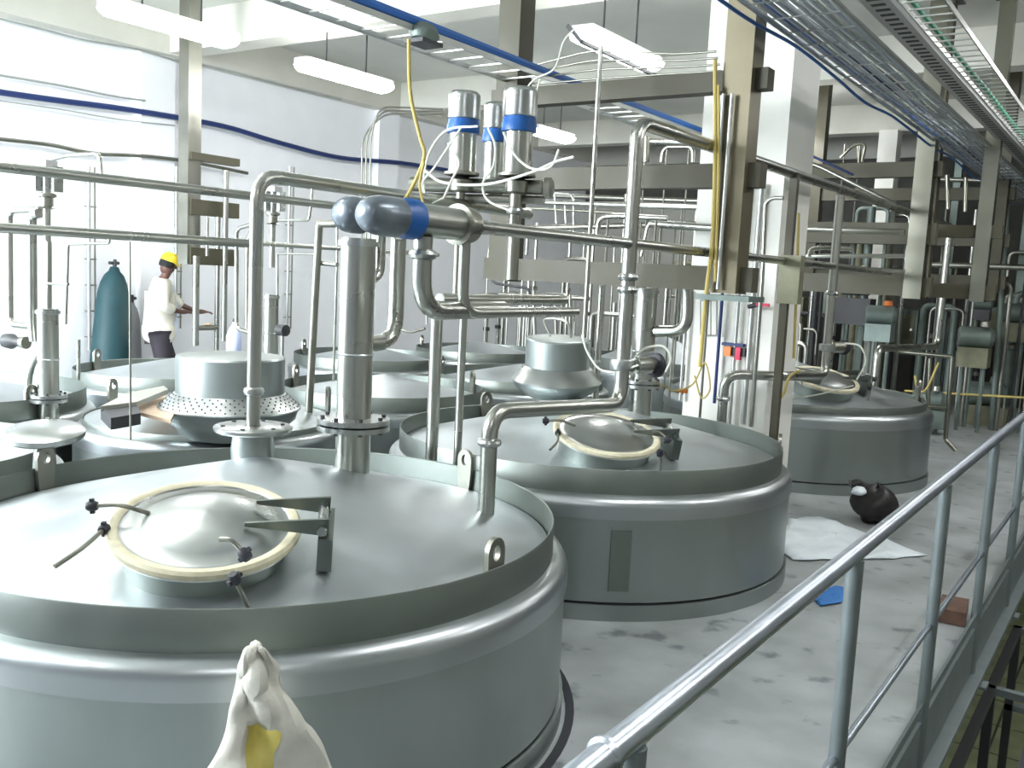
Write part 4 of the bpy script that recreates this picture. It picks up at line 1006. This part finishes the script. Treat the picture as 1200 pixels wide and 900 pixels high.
for a, b_ in (((1052,412),(1116,418)),((1116,418),(1108,515)),((1108,515),(1120,528)),((1085,476),(1110,478)),((1090,420),(1086,500))): G().cyl(at(*a,'y',y), at(*b_,'y',y), .022, 10).build('frame_tube', SHINY, t)
# dark back partition in the far end: shelving uprights
for k, u in enumerate((1105, 1140, 1190, 1215)):
    p = at(u, 380, 'y', 15.5); tag(G().box((p.x, 15.5, 1.2), (.10,.10,5.2)).build('steel_post', MACHG), ('first','second','third','fourth')[k]+' dark post from left in the far dim area', 'post')

rf = random.Random(5)
ORD = ('first','second','third','fourth','fifth','sixth','seventh','eighth')
def skid(lb, xs, y0, y1, n, mats, rs, zr, cat='pipework', name='pipe_skid'):
    """a welded group of process pipes that stands on the deck as one unit"""
    t = thing(name, lb, cat, ((xs[0]+xs[1])/2, (y0+y1)/2, 0))
    for k in range(n):
        y = rf.uniform(y0, y1); r = rf.choice(rs); m = rf.choice(mats); xa = rf.uniform(*xs)
        if k % 3 == 0: pts = [(xa,y,0),(xa,y,rf.uniform(*zr))]
        else:
            z = rf.uniform(*zr); xb = rf.uniform(*xs)
            if abs(xb-xa) < .35: xb = xa+.4 if xa+.4 < xs[1] else xa-.4
            pts = [(xa,y,0),(xa,y,z),(xb,y,z),(xb,y,0 if k % 2 else z-.35)]
        o = G().tube(fillet(pts, .09), r, 10).build('pipe_run', m, t)
        if k % 2: 
            q = Vector(pts[1]); G().lathe([(r,-.03),(r*1.7,-.025),(r*1.7,.025),(r,.03)], V(q.x,q.y,q.z*.6), seg=12).build('valve', rf.choice((DARK,DPIPE,BRIGHT)), o)
    return t
for k in range(6):
    xa = -6.6+k*.92
    skid(ORD[k]+' dim pipe skid from the left at the far end of the hall', (xa+.06,xa+.86), 12.9, 15.4, 9, (DARK,MACHG,MACH,DPIPE,DPIPE,PIPE), (.018,.028,.04,.055), (.6,2.9))
for k in range(5):
    xa = -8.6+k*1.05; y0 = 11.2
    skid(ORD[k]+' bright pipe group from the left beyond the nearest rack', (xa+.06,xa+.98), y0, y0+1.1, 8, (PIPE,PIPE,DPIPE,BRIGHT), (.014,.020,.03), (.9,2.7))
for k in range(8):
    y = 16.0-.3*(k%3); xa = -6.3+k*.62; z = (.0,.9,.0,1.2,.0,.8,.0,1.0)[k]; a = (.5,.4,.6,.35,.55,.4,.5,.45)[k]; h = (.9,.5,1.5,.5,.8,.6,1.3,.5)[k]
    nm = ('olive','grey-green')[k%2]
    t = thing('control_cabinet', ORD[k]+' dim cabinet from the left along the dark far wall, '+nm, 'cabinet', (xa,y,0))
    m = (MACH, MACHG)[k%2]
    G().box((xa,y,z+h/2), (a,.35,h)).build('casing', m, t); G().box((xa,y-.18,z+h/2), (a*.8,.02,h*.8)).build('door', (MACHG, MACH)[k%2], t)
    G().cyl((xa+a*.3,y-.21,z+h*.5), (xa+a*.3,y-.19,z+h*.5), .02, 10).build('handle', BRIGHT, t)
    if z: 
        for q_ in (-1,1): G().cyl((xa+q_*a*.4,y,0),(xa+q_*a*.4,y,z),.02,8).build('leg', DARK, t)
# lower level: dark frame beside the deck
t = thing('floor_stand', 'dark steel stand on the lower floor below the rail', 'frame', (-.45, 4.6, ZL+.02))
for y in (3.4,4.6,5.8,7.0):
    for x in (-.56,-.30): G().box((x,y,(ZL-.55)/2-.0), (.05,.05,-.55-ZL)).build('leg', DARK, t)
    G().box((-.43,y,-.56), (.31,.05,.04)).build('cross_bar', POST, t)
    G().box((-.43,y,-1.1), (.31,.05,.04)).build('cross_bar', POST, t)
for x in (-.56,-.30): G().box((x,5.2,-.56), (.05,3.65,.04)).build('side_bar', DARK, t)

for o in C.objects:
    if 'org' in o: del o['org']
